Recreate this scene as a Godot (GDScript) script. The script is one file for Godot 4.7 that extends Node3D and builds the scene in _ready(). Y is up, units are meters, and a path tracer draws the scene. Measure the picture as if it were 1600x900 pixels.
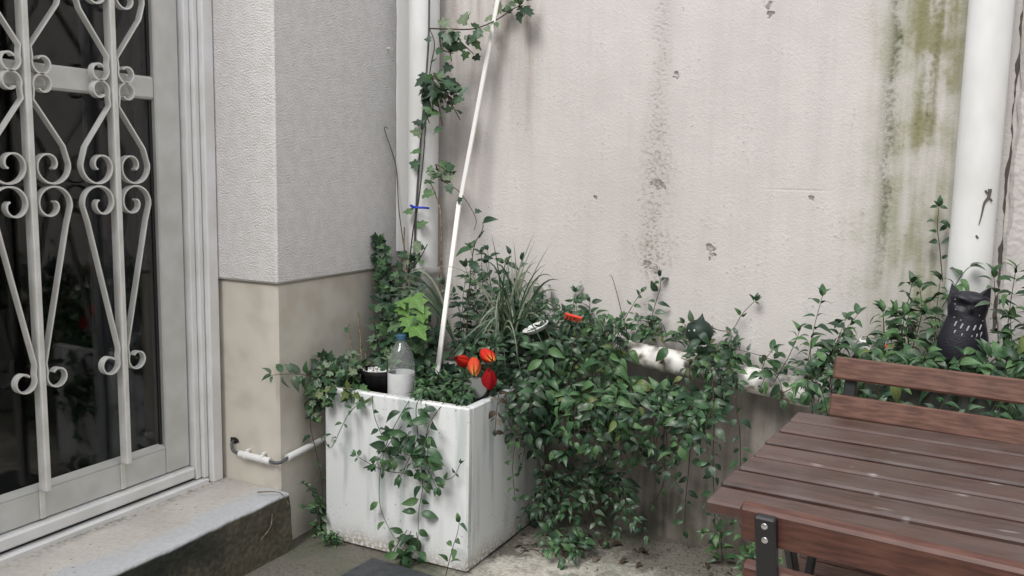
extends Node3D

var rng := RandomNumberGenerator.new()
var M := {}
var taken := {}
var leaf_shapes := {}
var leaf_count := {}
var spare := {}
var relief := 0.0
const V := Vector3.ZERO


# ------------------------------------------------------------------ naming
func numbered(called: String) -> String:
	if not taken.has(called):
		taken[called] = 0
		return called
	taken[called] += 1
	return "%s_%03d" % [called, taken[called]]


func tag(o: Node, label: String, category: String, group := "", kind := "") -> Node:
	if label: o.set_meta("label", label)
	if category: o.set_meta("category", category)
	if group: o.set_meta("group", group)
	if kind: o.set_meta("kind", kind)
	return o


func thing(called: String, label: String, category: String, at := Vector3.ZERO, group := "", turn := 0.0) -> Node3D:
	var o := Node3D.new()
	o.name = numbered(called)
	add_child(o)
	o.position = at
	o.rotation_degrees.y = turn
	tag(o, label, category, group)
	return o


# a part whose mesh is given in the thing's own axes
func part(called: String, st, mat: Material, parent: Node3D) -> MeshInstance3D:
	var o := MeshInstance3D.new()
	o.name = called
	o.mesh = st.commit() if st is SurfaceTool else st
	o.material_override = mat
	parent.add_child(o, true)
	return o


# a part whose mesh is given in world axes, under an unturned thing
func wpart(called: String, st, mat: Material, parent: Node3D) -> MeshInstance3D:
	var o := part(called, st, mat, parent)
	var p: Node = parent
	var off := Vector3.ZERO
	while p != self:
		off += p.position
		p = p.get_parent()
	o.position = -off
	return o


# ------------------------------------------------------------------ shapes
func begin() -> SurfaceTool:
	var st := SurfaceTool.new()
	st.begin(Mesh.PRIMITIVE_TRIANGLES)
	return st


func tri(st: SurfaceTool, p: Array, n: Array, u: Array) -> void:
	var mean: Vector3 = n[0] + n[1] + n[2]
	var order := [0, 1, 2]
	if (p[1] - p[0]).cross(p[2] - p[0]).dot(mean) > 0.0:
		order = [0, 2, 1]
	for i in order:
		st.set_normal(n[i])
		st.set_uv(u[i])
		st.add_vertex(p[i])


func quad(st: SurfaceTool, a: Vector3, b: Vector3, c: Vector3, d: Vector3, n: Array, u := []) -> void:
	var nn: Array = n if n.size() == 4 else [n[0], n[0], n[0], n[0]]
	var uu: Array = u if u.size() == 4 else [Vector2.ZERO, Vector2.ZERO, Vector2.ZERO, Vector2.ZERO]
	tri(st, [a, b, c], [nn[0], nn[1], nn[2]], [uu[0], uu[1], uu[2]])
	tri(st, [a, c, d], [nn[0], nn[2], nn[3]], [uu[0], uu[2], uu[3]])


func axis(k: int) -> Vector3:
	return [Vector3.RIGHT, Vector3.UP, Vector3.BACK][k]


# a box with chamfered edges; uv laid over x,z (top) or by the given callable
func cbox(st: SurfaceTool, c: Vector3, s: Vector3, bev := 0.003, b := Basis(), uv = null) -> void:
	var h := s * 0.5
	bev = minf(bev, minf(h.x, minf(h.y, h.z)) * 0.9)
	var corner := func(k: int, sx: float, sy: float, sz: float) -> Vector3:
		var sg := [sx, sy, sz]
		var v := Vector3.ZERO
		for i in 3:
			v[i] = sg[i] * (h[i] if i == k else h[i] - bev)
		return v
	var put := func(pts: Array, n: Vector3) -> void:
		var w := []
		var us := []
		for p in pts:
			w.append(c + b * p)
			us.append(uv.call(c + b * p, n) if uv != null else Vector2.ZERO)
		var bn := (b * n).normalized()
		if pts.size() == 4:
			quad(st, w[0], w[1], w[2], w[3], [bn], us)
		else:
			tri(st, w, [bn, bn, bn], us)
	for k in 3:
		var l := (k + 1) % 3
		var m := (k + 2) % 3
		for s1 in [-1.0, 1.0]:
			var sg := [0.0, 0.0, 0.0]
			var face := []
			for q in [[-1.0, -1.0], [1.0, -1.0], [1.0, 1.0], [-1.0, 1.0]]:
				sg[k] = s1; sg[l] = q[0]; sg[m] = q[1]
				face.append(corner.call(k, sg[0], sg[1], sg[2]))
			put.call(face, axis(k) * s1)
			for s2 in [-1.0, 1.0]:
				var e := []
				sg[k] = s1; sg[l] = s2
				for q in [[k, -1.0], [k, 1.0], [l, 1.0], [l, -1.0]]:
					sg[m] = q[1]
					e.append(corner.call(q[0], sg[0], sg[1], sg[2]))
				put.call(e, (axis(k) * s1 + axis(l) * s2).normalized())
	for sx in [-1.0, 1.0]:
		for sy in [-1.0, 1.0]:
			for sz in [-1.0, 1.0]:
				put.call([corner.call(0, sx, sy, sz), corner.call(1, sx, sy, sz), corner.call(2, sx, sy, sz)], Vector3(sx, sy, sz).normalized())


func box_between(lo: Vector3, hi: Vector3, bev := 0.003, uv = null) -> SurfaceTool:
	var st := begin()
	cbox(st, (lo + hi) * 0.5, hi - lo, bev, Basis(), uv)
	return st


# a bar of rectangular section from a to b; side gives the direction of its width
func bar(st: SurfaceTool, a: Vector3, b: Vector3, w: float, t: float, side: Vector3, bev := 0.002) -> void:
	var y := (b - a).normalized()
	var z := side.cross(y).normalized()
	var x := y.cross(z).normalized()
	cbox(st, (a + b) * 0.5, Vector3(w, a.distance_to(b), t), bev, Basis(x, y, z))


func smooth_path(p: Array, per := 5) -> Array:
	var out := []
	for i in p.size() - 1:
		var a: Vector3 = p[maxi(i - 1, 0)]
		var b: Vector3 = p[i]
		var c: Vector3 = p[i + 1]
		var d: Vector3 = p[mini(i + 2, p.size() - 1)]
		for k in per:
			out.append(b.cubic_interpolate(c, a, d, float(k) / per))
	out.append(p[-1])
	return out


func tube(st: SurfaceTool, p: Array, r0: float, r1: float, sides := 6, cap := false) -> void:
	var n := p.size()
	var up := Vector3(0.31, 0.2, 0.93)
	var rings := []
	var norms := []
	for i in n:
		var t: Vector3 = (p[mini(i + 1, n - 1)] - p[maxi(i - 1, 0)]).normalized()
		var x := up.cross(t)
		if x.length() < 0.1:
			x = Vector3.RIGHT.cross(t)
		x = x.normalized()
		var y := t.cross(x)
		up = y.cross(t) * -1.0 if false else up
		var r := lerpf(r0, r1, float(i) / maxf(1.0, n - 1))
		var ring := []
		var nr := []
		for k in sides:
			var a := TAU * k / sides
			var d := x * cos(a) + y * sin(a)
			ring.append(p[i] + d * r)
			nr.append(d)
		rings.append(ring)
		norms.append(nr)
	for i in n - 1:
		for k in sides:
			var l := (k + 1) % sides
			quad(st, rings[i][k], rings[i][l], rings[i + 1][l], rings[i + 1][k], [norms[i][k], norms[i][l], norms[i + 1][l], norms[i + 1][k]])
	if cap:
		for e in [0, n - 1]:
			var t: Vector3 = (p[1] - p[0]).normalized() * -1.0 if e == 0 else (p[n - 1] - p[n - 2]).normalized()
			for k in sides:
				tri(st, [p[e], rings[e][k], rings[e][(k + 1) % sides]], [t, t, t], [Vector2.ZERO, Vector2.ZERO, Vector2.ZERO])


# profile of (radius, height) turned about an upright axis through c
func lathe(st: SurfaceTool, c: Vector3, prof: Array, segs := 24, b := Basis()) -> void:
	var n := prof.size()
	var nrm := []
	for i in n:
		var d: Vector2 = prof[mini(i + 1, n - 1)] - prof[maxi(i - 1, 0)]
		nrm.append(Vector2(d.y, -d.x).normalized())
	for i in n - 1:
		for k in segs:
			var a := TAU * k / segs
			var e := TAU * (k + 1) / segs
			var q := []
			var m := []
			var u := []
			for s in [[i, a, k], [i, e, k + 1], [i + 1, e, k + 1], [i + 1, a, k]]:
				var pr: Vector2 = prof[s[0]]
				var nn: Vector2 = nrm[s[0]]
				q.append(c + b * Vector3(cos(s[1]) * pr.x, pr.y, sin(s[1]) * pr.x))
				m.append(b * Vector3(cos(s[1]) * nn.x, nn.y, sin(s[1]) * nn.x))
				u.append(Vector2(float(s[2]) / segs, 1.0 - float(s[0]) / (n - 1)))
			quad(st, q[0], q[1], q[2], q[3], m, u)


# flat strap bent in the y-z plane: pts are Vector2(z, y); wide in x
func strap(st: SurfaceTool, pts: Array, x0: float, x1: float, thick: float) -> void:
	var n := pts.size()
	var A := []
	var B := []
	var N := []
	for i in n:
		var t: Vector2 = (pts[mini(i + 1, n - 1)] - pts[maxi(i - 1, 0)]).normalized()
		var m := Vector2(-t.y, t.x)
		A.append(pts[i] + m * thick * 0.5)
		B.append(pts[i] - m * thick * 0.5)
		N.append(m)
	var v := func(p: Vector2, x: float) -> Vector3: return Vector3(x, p.y, p.x)
	for i in n - 1:
		var n0: Vector3 = v.call(N[i], 0.0)
		var n1: Vector3 = v.call(N[i + 1], 0.0)
		quad(st, v.call(A[i], x0), v.call(A[i], x1), v.call(A[i + 1], x1), v.call(A[i + 1], x0), [n0, n0, n1, n1])
		quad(st, v.call(B[i], x0), v.call(B[i], x1), v.call(B[i + 1], x1), v.call(B[i + 1], x0), [-n0, -n0, -n1, -n1])
		quad(st, v.call(A[i], x1), v.call(B[i], x1), v.call(B[i + 1], x1), v.call(A[i + 1], x1), [Vector3.RIGHT])
		quad(st, v.call(A[i], x0), v.call(B[i], x0), v.call(B[i + 1], x0), v.call(A[i + 1], x0), [Vector3.LEFT])
	for e in [0, n - 1]:
		var tt: Vector2 = (pts[0] - pts[1]) if e == 0 else (pts[n - 1] - pts[n - 2])
		quad(st, v.call(A[e], x0), v.call(A[e], x1), v.call(B[e], x1), v.call(B[e], x0), [v.call(tt.normalized(), 0.0)])


# ------------------------------------------------------------------ materials
func lin(r: float, g: float, b: float) -> Color:
	return Color(r, g, b).linear_to_srgb()


func noise(freq: float, oct := 4, sd := 1, kind := FastNoiseLite.TYPE_SIMPLEX_SMOOTH) -> FastNoiseLite:
	var f := FastNoiseLite.new()
	f.noise_type = kind
	f.frequency = freq
	f.fractal_octaves = oct
	f.seed = sd
	return f


func noise_tex(freq: float, ramp: Array, sd := 1, size := 512, oct := 5, kind := FastNoiseLite.TYPE_SIMPLEX_SMOOTH) -> NoiseTexture2D:
	var t := NoiseTexture2D.new()
	t.width = size
	t.height = size
	t.seamless = true
	t.noise = noise(freq, oct, sd, kind)
	if ramp:
		var g := Gradient.new()
		var offs := PackedFloat32Array()
		var cols := PackedColorArray()
		for r in ramp:
			offs.append(r[0])
			cols.append(r[1])
		g.offsets = offs
		g.colors = cols
		t.color_ramp = g
	return t


func mat(c: Color, rough := 0.7, spec := 0.5) -> StandardMaterial3D:
	var m := StandardMaterial3D.new()
	m.albedo_color = c
	m.roughness = rough
	m.metallic_specular = spec
	return m


func tmat(c: Color, tex: Texture2D, scale: Vector3, rough := 0.7, bump: Texture2D = null, bump_cm := 0.1, world := false, spec := 0.5) -> StandardMaterial3D:
	var m := mat(c, rough, spec)
	m.albedo_texture = tex
	m.uv1_triplanar = true
	m.uv1_world_triplanar = world
	m.uv1_scale = scale
	if bump:
		m.heightmap_enabled = true
		m.heightmap_texture = bump
		m.heightmap_scale = bump_cm
	return m


func picture(w: int, h: int, f: Callable, height = null) -> Array:
	var im := Image.create(w, h, false, Image.FORMAT_RGB8)
	var hm: Image = Image.create(w, h, false, Image.FORMAT_RGB8) if height != null else null
	for y in h:
		for x in w:
			var u := (x + 0.5) / w
			var v := (y + 0.5) / h
			var c: Color = f.call(u, v)
			im.set_pixel(x, y, Color(c.r, c.g, c.b).linear_to_srgb())
			if hm:
				var k: float = height.call(u, v)
				hm.set_pixel(x, y, Color(k, k, k))
	return [ImageTexture.create_from_image(im), ImageTexture.create_from_image(hm) if hm else null]


func band(x: float, c: float, w: float) -> float:
	return exp(-pow((x - c) / w, 2.0))


# stains, painted shade and chips of the old plaster wall, in metres on the wall
func back_wall_pictures() -> Array:
	var big := noise(1.3, 3, 3)
	var mid := noise(7.0, 4, 5)
	var fine := noise(60.0, 3, 7)
	var grit := noise(150.0, 2, 17)
	var st1 := noise(9.0, 4, 11)
	var st2 := noise(30.0, 3, 12)
	var chips := [[1.10, 0.93, 0.016, 0.5], [1.105, 0.905, 0.012, 0.55], [0.925, 1.115, 0.02, 0.25], [0.945, 1.108, 0.012, 0.3], [1.235, 1.625, 0.012, 0.4], [1.24, 1.6, 0.011, 0.4], [0.975, 1.44, 0.009, 0.35], [1.66, 0.86, 0.007, 0.2], [0.905, 0.865, 0.016, 0.3], [0.93, 0.85, 0.014, 0.3], [1.38, 1.085, 0.007, 0.45], [0.73, 1.07, 0.005, 0.4]]
	var chip_at := func(x: float, y: float) -> float:
		var k := 0.0
		for c in chips:
			if absf(x - c[0]) < 0.05 and absf(y - c[1]) < 0.05:
				var d: float = Vector2(x - c[0], y - c[1]).length() + fine.get_noise_2d(x, y) * 0.012
				k = maxf(k, smoothstep(c[2], c[2] * 0.55, d))
		return k
	var colour := func(u: float, v: float) -> Color:
		var x := -0.1 + u * 2.4
		var y := 2.0 - v * 2.0
		var n := big.get_noise_2d(x, y)
		var m := mid.get_noise_2d(x, y)
		var f := fine.get_noise_2d(x, y)
		var g := grit.get_noise_2d(x, y)
		var s := st1.get_noise_2d(x, y * 0.05)
		var t := st2.get_noise_2d(x, y * 0.09)
		var c := Vector3(0.597, 0.566, 0.55) * (1.0 + 0.07 * n + 0.05 * m + 0.025 * g)
		# run-off
		c *= 1.0 - 0.13 * maxf(0.0, s) * (0.6 + 0.8 * maxf(0.0, m)) - 0.05 * maxf(0.0, t)
		# warm bloom near the plants
		var warm := band(x, 0.85, 0.25) * band(y, 0.95, 0.22) * (0.5 + m)
		c *= Vector3(1, 1, 1) - Vector3(0.05, 0.07, 0.085) * clampf(warm, 0.0, 1.0)
		# stain down the middle
		var cx := 0.925 + 0.012 * big.get_noise_2d(y * 2.0, 4.0)
		var mids: float = band(x, cx + 0.02 * m, 0.03 + 0.022 * smoothstep(1.5, 1.1, y)) * smoothstep(0.75, 0.9, y)
		var rough: float = clampf(mids * (0.3 + 1.6 * f + 0.9 * m), 0.0, 1.0)
		c *= Vector3(1, 1, 1) - Vector3(0.44, 0.465, 0.475) * rough * (0.12 + 0.42 * band(y, 1.2, 0.16) + 0.3 * band(y, 0.97, 0.08) + 1.0 * band(y, 0.86, 0.07)) - Vector3(0.08, 0.09, 0.095) * mids
		# dirty streaks and painted leaf shadow under the ivy in the corner
		var streak_shade: float = band(x, 0.285, 0.03) * smoothstep(0.8, 1.5, y) * 0.5 + band(x, 0.47, 0.05) * smoothstep(1.1, 1.7, y) * 0.75 + band(x, 0.385, 0.04) * smoothstep(1.2, 1.75, y) * 0.5 + band(x, 0.2, 0.03) * 0.5
		streak_shade *= clampf(0.75 + 0.7 * t + 0.6 * s + 0.4 * m, 0.0, 1.3)
		c *= Vector3(1, 1, 1) - Vector3(0.5, 0.56, 0.62) * clampf(streak_shade, 0.0, 1.0)
		# algae beside the right downpipe
		var zone: float = smoothstep(1.45, 1.63, x + 0.04 * m) * smoothstep(1.86, 1.72, x)
		var alg: float = zone * clampf(0.62 + 0.5 * s + 0.35 * t + 0.5 * m, 0.0, 1.0)
		c *= Vector3(1, 1, 1) - Vector3(0.42, 0.385, 0.52) * alg
		var moss: float = smoothstep(1.57, 1.69, x + 0.05 * m + 0.02 * f) * smoothstep(1.76, 1.7, x) * smoothstep(1.1, 1.75, y + 0.2 * s + 0.2 * m) * clampf(0.75 + 0.5 * t + 1.2 * m + 0.4 * f, 0.0, 1.0) + 0.35 * smoothstep(1.57, 1.68, x + 0.04 * m) * smoothstep(1.74, 1.69, x) * clampf(0.3 + t + m, 0.0, 1.0)
		c = c.lerp(Vector3(0.21, 0.2, 0.09), clampf(moss * 1.1, 0.0, 0.72))
		var dark: float = band(x, 1.568 + 0.02 * m + 0.012 * f, 0.016 + 0.008 * n) * smoothstep(0.7, 1.1, y) * clampf(0.55 + 0.8 * f + 0.5 * m + 0.6 * g, 0.0, 1.0) + band(x, 1.665, 0.02) * smoothstep(0.9, 1.3, y) * clampf(0.25 + f + t, 0.0, 1.0) * 0.6
		c *= Vector3(1, 1, 1) - Vector3(0.55, 0.54, 0.57) * clampf(dark, 0.0, 1.0)
		# damp, dirty foot of the wall, with shade of the vines painted in
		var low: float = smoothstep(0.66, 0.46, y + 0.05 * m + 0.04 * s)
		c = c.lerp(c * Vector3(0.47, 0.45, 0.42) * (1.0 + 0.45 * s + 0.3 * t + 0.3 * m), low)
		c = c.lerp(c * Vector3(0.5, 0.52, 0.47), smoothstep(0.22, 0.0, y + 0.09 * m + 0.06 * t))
		# pits
		var pit: float = smoothstep(0.5, 0.62, f) * smoothstep(0.1, 0.4, m)
		c *= 1.0 - 0.35 * pit
		var k: float = chip_at.call(x, y)
		c = c.lerp(Vector3(0.3, 0.26, 0.24) * (1.0 + f), k * 0.8)
		relief = 0.55 + 0.05 * g + 0.05 * f * maxf(0.2, 0.6 + m) + 0.08 * m - mids * maxf(0.0, f) * 0.3 - 0.3 * k
		relief -= 0.1 * band(y, 1.108 + 0.002 * f, 0.0025) * smoothstep(1.25, 1.28, x) * smoothstep(1.44, 1.4, x)
		relief = clampf(relief, 0.0, 1.0)
		return Color(clampf(c.x, 0, 1), clampf(c.y, 0, 1), clampf(c.z, 0, 1))
	var height := func(u: float, v: float) -> float:
		return relief
	return picture(1200, 1000, colour, height)


func planter_pictures() -> Array:
	var big := noise(3.0, 3, 21)
	var s1 := noise(14.0, 3, 22)
	var fine := noise(70.0, 3, 23)
	var f := func(u: float, v: float) -> Color:
		var x := u * 0.52
		var y := 0.49 - v * 0.49
		var s := s1.get_noise_2d(x, y * 0.12)
		var n := big.get_noise_2d(x, y)
		var g := fine.get_noise_2d(x, y)
		var c := Vector3(0.76, 0.78, 0.79) * (1.0 + 0.03 * n)
		var runs: float = smoothstep(0.0, 0.55, s) * smoothstep(0.02, 0.2, y + 0.1 * n)
		c *= Vector3(1, 1, 1) - Vector3(0.3, 0.27, 0.27) * runs
		var foot: float = smoothstep(0.1, 0.0, y + 0.06 * n + 0.06 * g)
		c = c.lerp(Vector3(0.33, 0.27, 0.2), clampf(foot * (0.55 + 1.2 * g), 0.0, 0.85))
		var specks: float = smoothstep(0.5, 0.6, g) * smoothstep(0.0, 0.3, n)
		c *= 1.0 - 0.55 * specks
		return Color(c.x, c.y, c.z)
	return picture(420, 400, f)


func table_pictures() -> Array:
	var grain := noise(90.0, 4, 31)
	var broad := noise(12.0, 3, 32)
	var patch := noise(9.0, 4, 33)
	var spots := [[0.18, 0.545, 0.02], [0.36, 0.70, 0.018], [0.385, 0.71, 0.014], [0.40, 0.82, 0.03], [0.45, 0.84, 0.02], [0.66, 0.80, 0.026], [0.30, 0.36, 0.014], [0.35, 0.33, 0.016], [0.15, 0.33, 0.008], [0.27, 0.52, 0.006], [0.33, 0.55, 0.02], [0.55, 0.6, 0.025], [0.62, 0.45, 0.02]]
	var f := func(u: float, v: float) -> Color:
		var row := floorf(v * 7.0)
		var x := u * 0.56
		var z := v * 0.57
		var g := grain.get_noise_2d(x * 0.12 + row * 3.1, z)
		var b := broad.get_noise_2d(x * 0.25 + row * 7.7, z * 2.0)
		var p := patch.get_noise_2d(x, z)
		var c := Vector3(0.066, 0.032, 0.025) * (1.0 + 0.55 * g + 0.35 * b + 0.14 * sin(row * 2.4))
		c = c.lerp(Vector3(0.086, 0.06, 0.055), clampf(0.32 + 0.8 * p + 0.25 * b + 0.35 * (u - 0.4), 0.0, 0.7))
		for s in spots:
			var d: float = Vector2((u - s[0]), (v - s[1]) * 1.6).length()
			if d < s[2] * 2.0:
				c = c.lerp(Vector3(0.42, 0.4, 0.39), smoothstep(s[2] * 1.2, s[2] * 0.1, d + p * 0.02 + b * 0.012) * clampf(0.2 + 0.9 * g + p + 0.5 * b, 0.0, 0.6))
		return Color(clampf(c.x, 0, 1), clampf(c.y, 0, 1), clampf(c.z, 0, 1))
	var h := func(u: float, v: float) -> float:
		var row := floorf(v * 7.0)
		return 0.5 + 0.4 * grain.get_noise_2d(u * 0.56 * 0.12 + row * 3.1, v * 0.57)
	return picture(900, 700, f, h)


func step_pictures() -> Array:
	var big := noise(4.0, 4, 41)
	var fine := noise(45.0, 4, 42)
	var f := func(u: float, v: float) -> Color:
		# u runs along the step, v from the door sill over the edge and down the front
		var z := u * 1.8
		var d := v * 0.555
		var n := big.get_noise_2d(z, d)
		var g := fine.get_noise_2d(z, d)
		var c := Vector3(0.5, 0.475, 0.44) * (1.0 + 0.16 * n + 0.1 * g)
		c = c.lerp(Vector3(0.47, 0.48, 0.5) * (1.0 + 0.08 * g), smoothstep(0.25, 0.3, d + 0.05 * n))
		var dirt: float = smoothstep(0.16, 0.115, d + 0.03 * n) * clampf(0.4 + g * 1.3 + n, 0.0, 1.0)
		c *= 1.0 - 0.5 * dirt
		c *= 1.0 - 0.6 * smoothstep(0.45, 0.6, g)* smoothstep(0.0, 0.3, n)
		var front: float = smoothstep(0.368, 0.376, d + 0.004 * n)
		var moss := Vector3(0.026, 0.03, 0.024).lerp(Vector3(0.11, 0.098, 0.07), clampf(smoothstep(0.41, 0.5, d + 0.08 * n + 0.04 * g) * 0.45 + 0.35 * n + 0.5 * smoothstep(0.6, 0.15, z), 0.0, 1.0))
		c = c.lerp(moss * (1.0 + 0.35 * g), front)
		return Color(clampf(c.x, 0, 1), clampf(c.y, 0, 1), clampf(c.z, 0, 1))
	var h := func(u: float, v: float) -> float:
		return 0.5 + 0.35 * fine.get_noise_2d(u * 1.8, v * 0.555)
	return picture(900, 280, f, h)


func ground_pictures() -> Array:
	var big := noise(2.6, 4, 51)
	var mid := noise(11.0, 4, 52)
	var fine := noise(55.0, 3, 53)
	var f := func(u: float, v: float) -> Color:
		var x := u * 2.4 - 0.2
		var z := v * 2.4 - 0.1
		var n := big.get_noise_2d(x, z)
		var m := mid.get_noise_2d(x, z)
		var g := fine.get_noise_2d(x, z)
		var c := Vector3(0.5, 0.475, 0.42) * (1.0 + 0.14 * m + 0.12 * g)
		var dirt: float = clampf(smoothstep(0.46, 0.1, z + 0.24 * n + 0.16 * m + 0.1 * g) * 0.95 + smoothstep(0.12, 0.5, m + 0.4 * n) * 0.5 + smoothstep(0.66, 0.4, x + 0.12 * m) * 1.0, 0.0, 1.0)  # dirt along the wall and in patches; the left side is simply darker
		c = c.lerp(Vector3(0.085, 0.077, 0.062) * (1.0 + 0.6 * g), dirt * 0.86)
		c = c.lerp(Vector3(0.075, 0.1, 0.05), clampf(smoothstep(0.15, 0.5, n + 0.5 * g) * 0.4, 0.0, 1.0))
		c *= 1.0 - 0.5 * smoothstep(0.45, 0.6, g)
		return Color(clampf(c.x, 0, 1), clampf(c.y, 0, 1), clampf(c.z, 0, 1))
	var h := func(u: float, v: float) -> float:
		return 0.5 + 0.3 * fine.get_noise_2d(u * 2.4 - 0.2, v * 2.4 - 0.1) + 0.15 * mid.get_noise_2d(u * 2.4 - 0.2, v * 2.4 - 0.1)
	return picture(800, 800, f, h)


func leaf_picture(lobed: bool) -> ImageTexture:
	var n := noise(6.0, 3, 61)
	var f := func(u: float, v: float) -> Color:
		var x := absf(u - 0.5) * 2.0
		var vein: float = smoothstep(0.07, 0.015, x) if not lobed else maxf(smoothstep(0.05, 0.01, x), smoothstep(0.05, 0.01, absf(x - (0.35 - v) * 1.6)) if v < 0.4 else 0.0)
		var side := absf(fposmod(v * 5.0 - x * 1.3, 1.0) - 0.5)
		vein = maxf(vein, smoothstep(0.09, 0.02, side) * 0.35)
		var c := Vector3(0.62, 0.62, 0.62) * (1.0 + 0.35 * n.get_noise_2d(u, v)) + Vector3(0.32, 0.3, 0.2) * vein
		return Color(clampf(c.x, 0, 1), clampf(c.y, 0, 1), clampf(c.z, 0, 1))
	return picture(64, 128, f)[0]


func leaf_mat(r: float, g: float, b: float, tex: Texture2D, rough := 0.42) -> StandardMaterial3D:
	var m := mat(lin(minf(1.0, r * 1.5), minf(1.0, g * 1.5), minf(1.0, b * 1.5)), rough, 0.45)
	m.albedo_texture = tex
	m.texture_repeat = false
	m.backlight_enabled = true
	m.backlight = lin(0.22, 0.26, 0.1)
	return m


func make_materials() -> void:
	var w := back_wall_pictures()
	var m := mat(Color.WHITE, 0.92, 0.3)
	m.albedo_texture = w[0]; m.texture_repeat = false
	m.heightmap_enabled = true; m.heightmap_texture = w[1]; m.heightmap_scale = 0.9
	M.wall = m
	w = planter_pictures()
	m = mat(Color.WHITE, 0.38, 0.5)
	m.albedo_texture = w[0]; m.texture_repeat = true
	M.planter = m
	w = table_pictures()
	m = mat(Color.WHITE, 0.4, 0.5)
	m.albedo_texture = w[0]; m.heightmap_enabled = true; m.heightmap_texture = w[1]; m.heightmap_scale = 0.06
	m.texture_repeat = false
	M.table_top = m
	w = step_pictures()
	m = mat(Color.WHITE, 0.85, 0.4)
	m.albedo_texture = w[0]; m.heightmap_enabled = true; m.heightmap_texture = w[1]; m.heightmap_scale = 0.35
	m.texture_repeat = false
	M.step = m
	w = ground_pictures()
	m = mat(Color.WHITE, 0.88, 0.4)
	m.albedo_texture = w[0]; m.heightmap_enabled = true; m.heightmap_texture = w[1]; m.heightmap_scale = 0.6
	m.texture_repeat = false
	M.ground = m
	var stucco := noise_tex(0.085, [], 71, 512, 2)
	var blotch := noise_tex(0.012, [[0.2, Color(0.965, 0.963, 0.96)], [0.8, Color(1, 1, 1)]], 72, 512, 5)
	M.render = tmat(lin(0.71, 0.695, 0.695), blotch, Vector3(1.7, 1.7, 1.7), 0.92, stucco, 0.28, true, 0.3)
	M.render.uv1_scale = Vector3(3.2, 3.2, 3.2)
	var basedirt := noise_tex(0.01, [[0.15, Color(0.92, 0.905, 0.88)], [0.5, Color(0.975, 0.97, 0.96)], [0.85, Color(1, 0.99, 0.97)]], 73, 512, 3)
	M.base = tmat(lin(0.66, 0.63, 0.575), basedirt, Vector3(1.1, 1.1, 1.1), 0.85, noise_tex(0.03, [], 74, 256, 4), 0.12, true, 0.35)
	M.plain_wall = tmat(lin(0.55, 0.525, 0.51), blotch, Vector3(0.9, 0.9, 0.9), 0.92, stucco, 0.3, true, 0.3)
	var paint := noise_tex(0.02, [[0.2, Color(0.93, 0.93, 0.915)], [0.8, Color(1, 1, 1)]], 75, 256, 4)
	M.door = tmat(lin(0.6, 0.6, 0.585), paint, Vector3(1.4, 1.4, 1.4), 0.42, null, 0.0, true)
	M.frame = tmat(lin(0.78, 0.78, 0.79), paint, Vector3(1.1, 1.1, 1.1), 0.4, null, 0.0, true)
	M.iron = tmat(lin(0.69, 0.685, 0.665), paint, Vector3(3, 3, 3), 0.4, null, 0.0, true)
	M.gasket = mat(lin(0.015, 0.015, 0.017), 0.6)
	M.glass = mat(Color(0.02, 0.025, 0.025, 0.2), 0.03, 0.4)
	M.glass.transparency = BaseMaterial3D.TRANSPARENCY_ALPHA
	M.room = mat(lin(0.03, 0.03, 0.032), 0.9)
	M.curtain = mat(lin(0.06, 0.065, 0.075), 0.9)
	var grime := noise_tex(0.012, [[0.2, Color(0.86, 0.85, 0.82)], [0.45, Color(0.96, 0.96, 0.95)], [0.8, Color(1, 1, 1)]], 76, 512, 5)
	M.pvc = tmat(lin(0.78, 0.785, 0.79), paint, Vector3(1.6, 0.7, 1.6), 0.4, null, 0.0, true)
	var filth := noise_tex(0.02, [[0.26, Color(0.2, 0.19, 0.17)], [0.4, Color(0.78, 0.76, 0.72)], [0.52, Color(1, 1, 1)]], 77, 512, 5)
	M.dirty_pvc = tmat(lin(0.74, 0.73, 0.7), filth, Vector3(1.3, 1.3, 1.3), 0.5, null, 0.0, true)
	M.grey_pvc = tmat(lin(0.36, 0.36, 0.34), grime, Vector3(1.6, 0.7, 1.6), 0.5, null, 0.0, true)
	M.crack = mat(lin(0.1, 0.088, 0.075), 0.95)
	M.stick = mat(lin(0.82, 0.8, 0.78), 0.5)
	M.black = mat(lin(0.012, 0.012, 0.014), 0.42)
	M.cable = mat(lin(0.09, 0.09, 0.095), 0.5)
	M.trough = tmat(lin(0.07, 0.075, 0.07), grime, Vector3(2, 2, 2), 0.7, null, 0.0, true)
	M.white_plastic = mat(lin(0.78, 0.78, 0.77), 0.4)
	M.steel = mat(lin(0.55, 0.55, 0.55), 0.3); M.steel.metallic = 0.9
	var grain := noise_tex(0.02, [[0.2, Color(0.7, 0.66, 0.64)], [0.5, Color(0.86, 0.83, 0.81)], [0.8, Color(1, 1, 1)]], 78, 512, 5)
	M.wood = tmat(lin(0.125, 0.05, 0.036), grain, Vector3(1.6, 11, 11), 0.5, grain, 0.03)
	M.wood_pale = tmat(lin(0.165, 0.08, 0.058), grain, Vector3(1.6, 11, 11), 0.5, grain, 0.03)
	var soil := noise_tex(0.08, [[0.3, Color(0.25, 0.22, 0.2)], [0.7, Color(1, 0.95, 0.9)]], 79, 256, 4)
	M.soil = tmat(lin(0.045, 0.033, 0.024), soil, Vector3(6, 6, 6), 0.95, soil, 1.0, true)
	M.perlite = mat(lin(0.75, 0.75, 0.74), 0.9)
	M.slate = tmat(lin(0.05, 0.055, 0.062), grime, Vector3(4, 4, 4), 0.6, soil, 0.1, true)
	M.stone = tmat(lin(0.15, 0.155, 0.15), blotch, Vector3(5, 5, 5), 0.9, null, 0.1, true)
	M.blue = mat(lin(0.01, 0.03, 0.45), 0.4)
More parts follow.
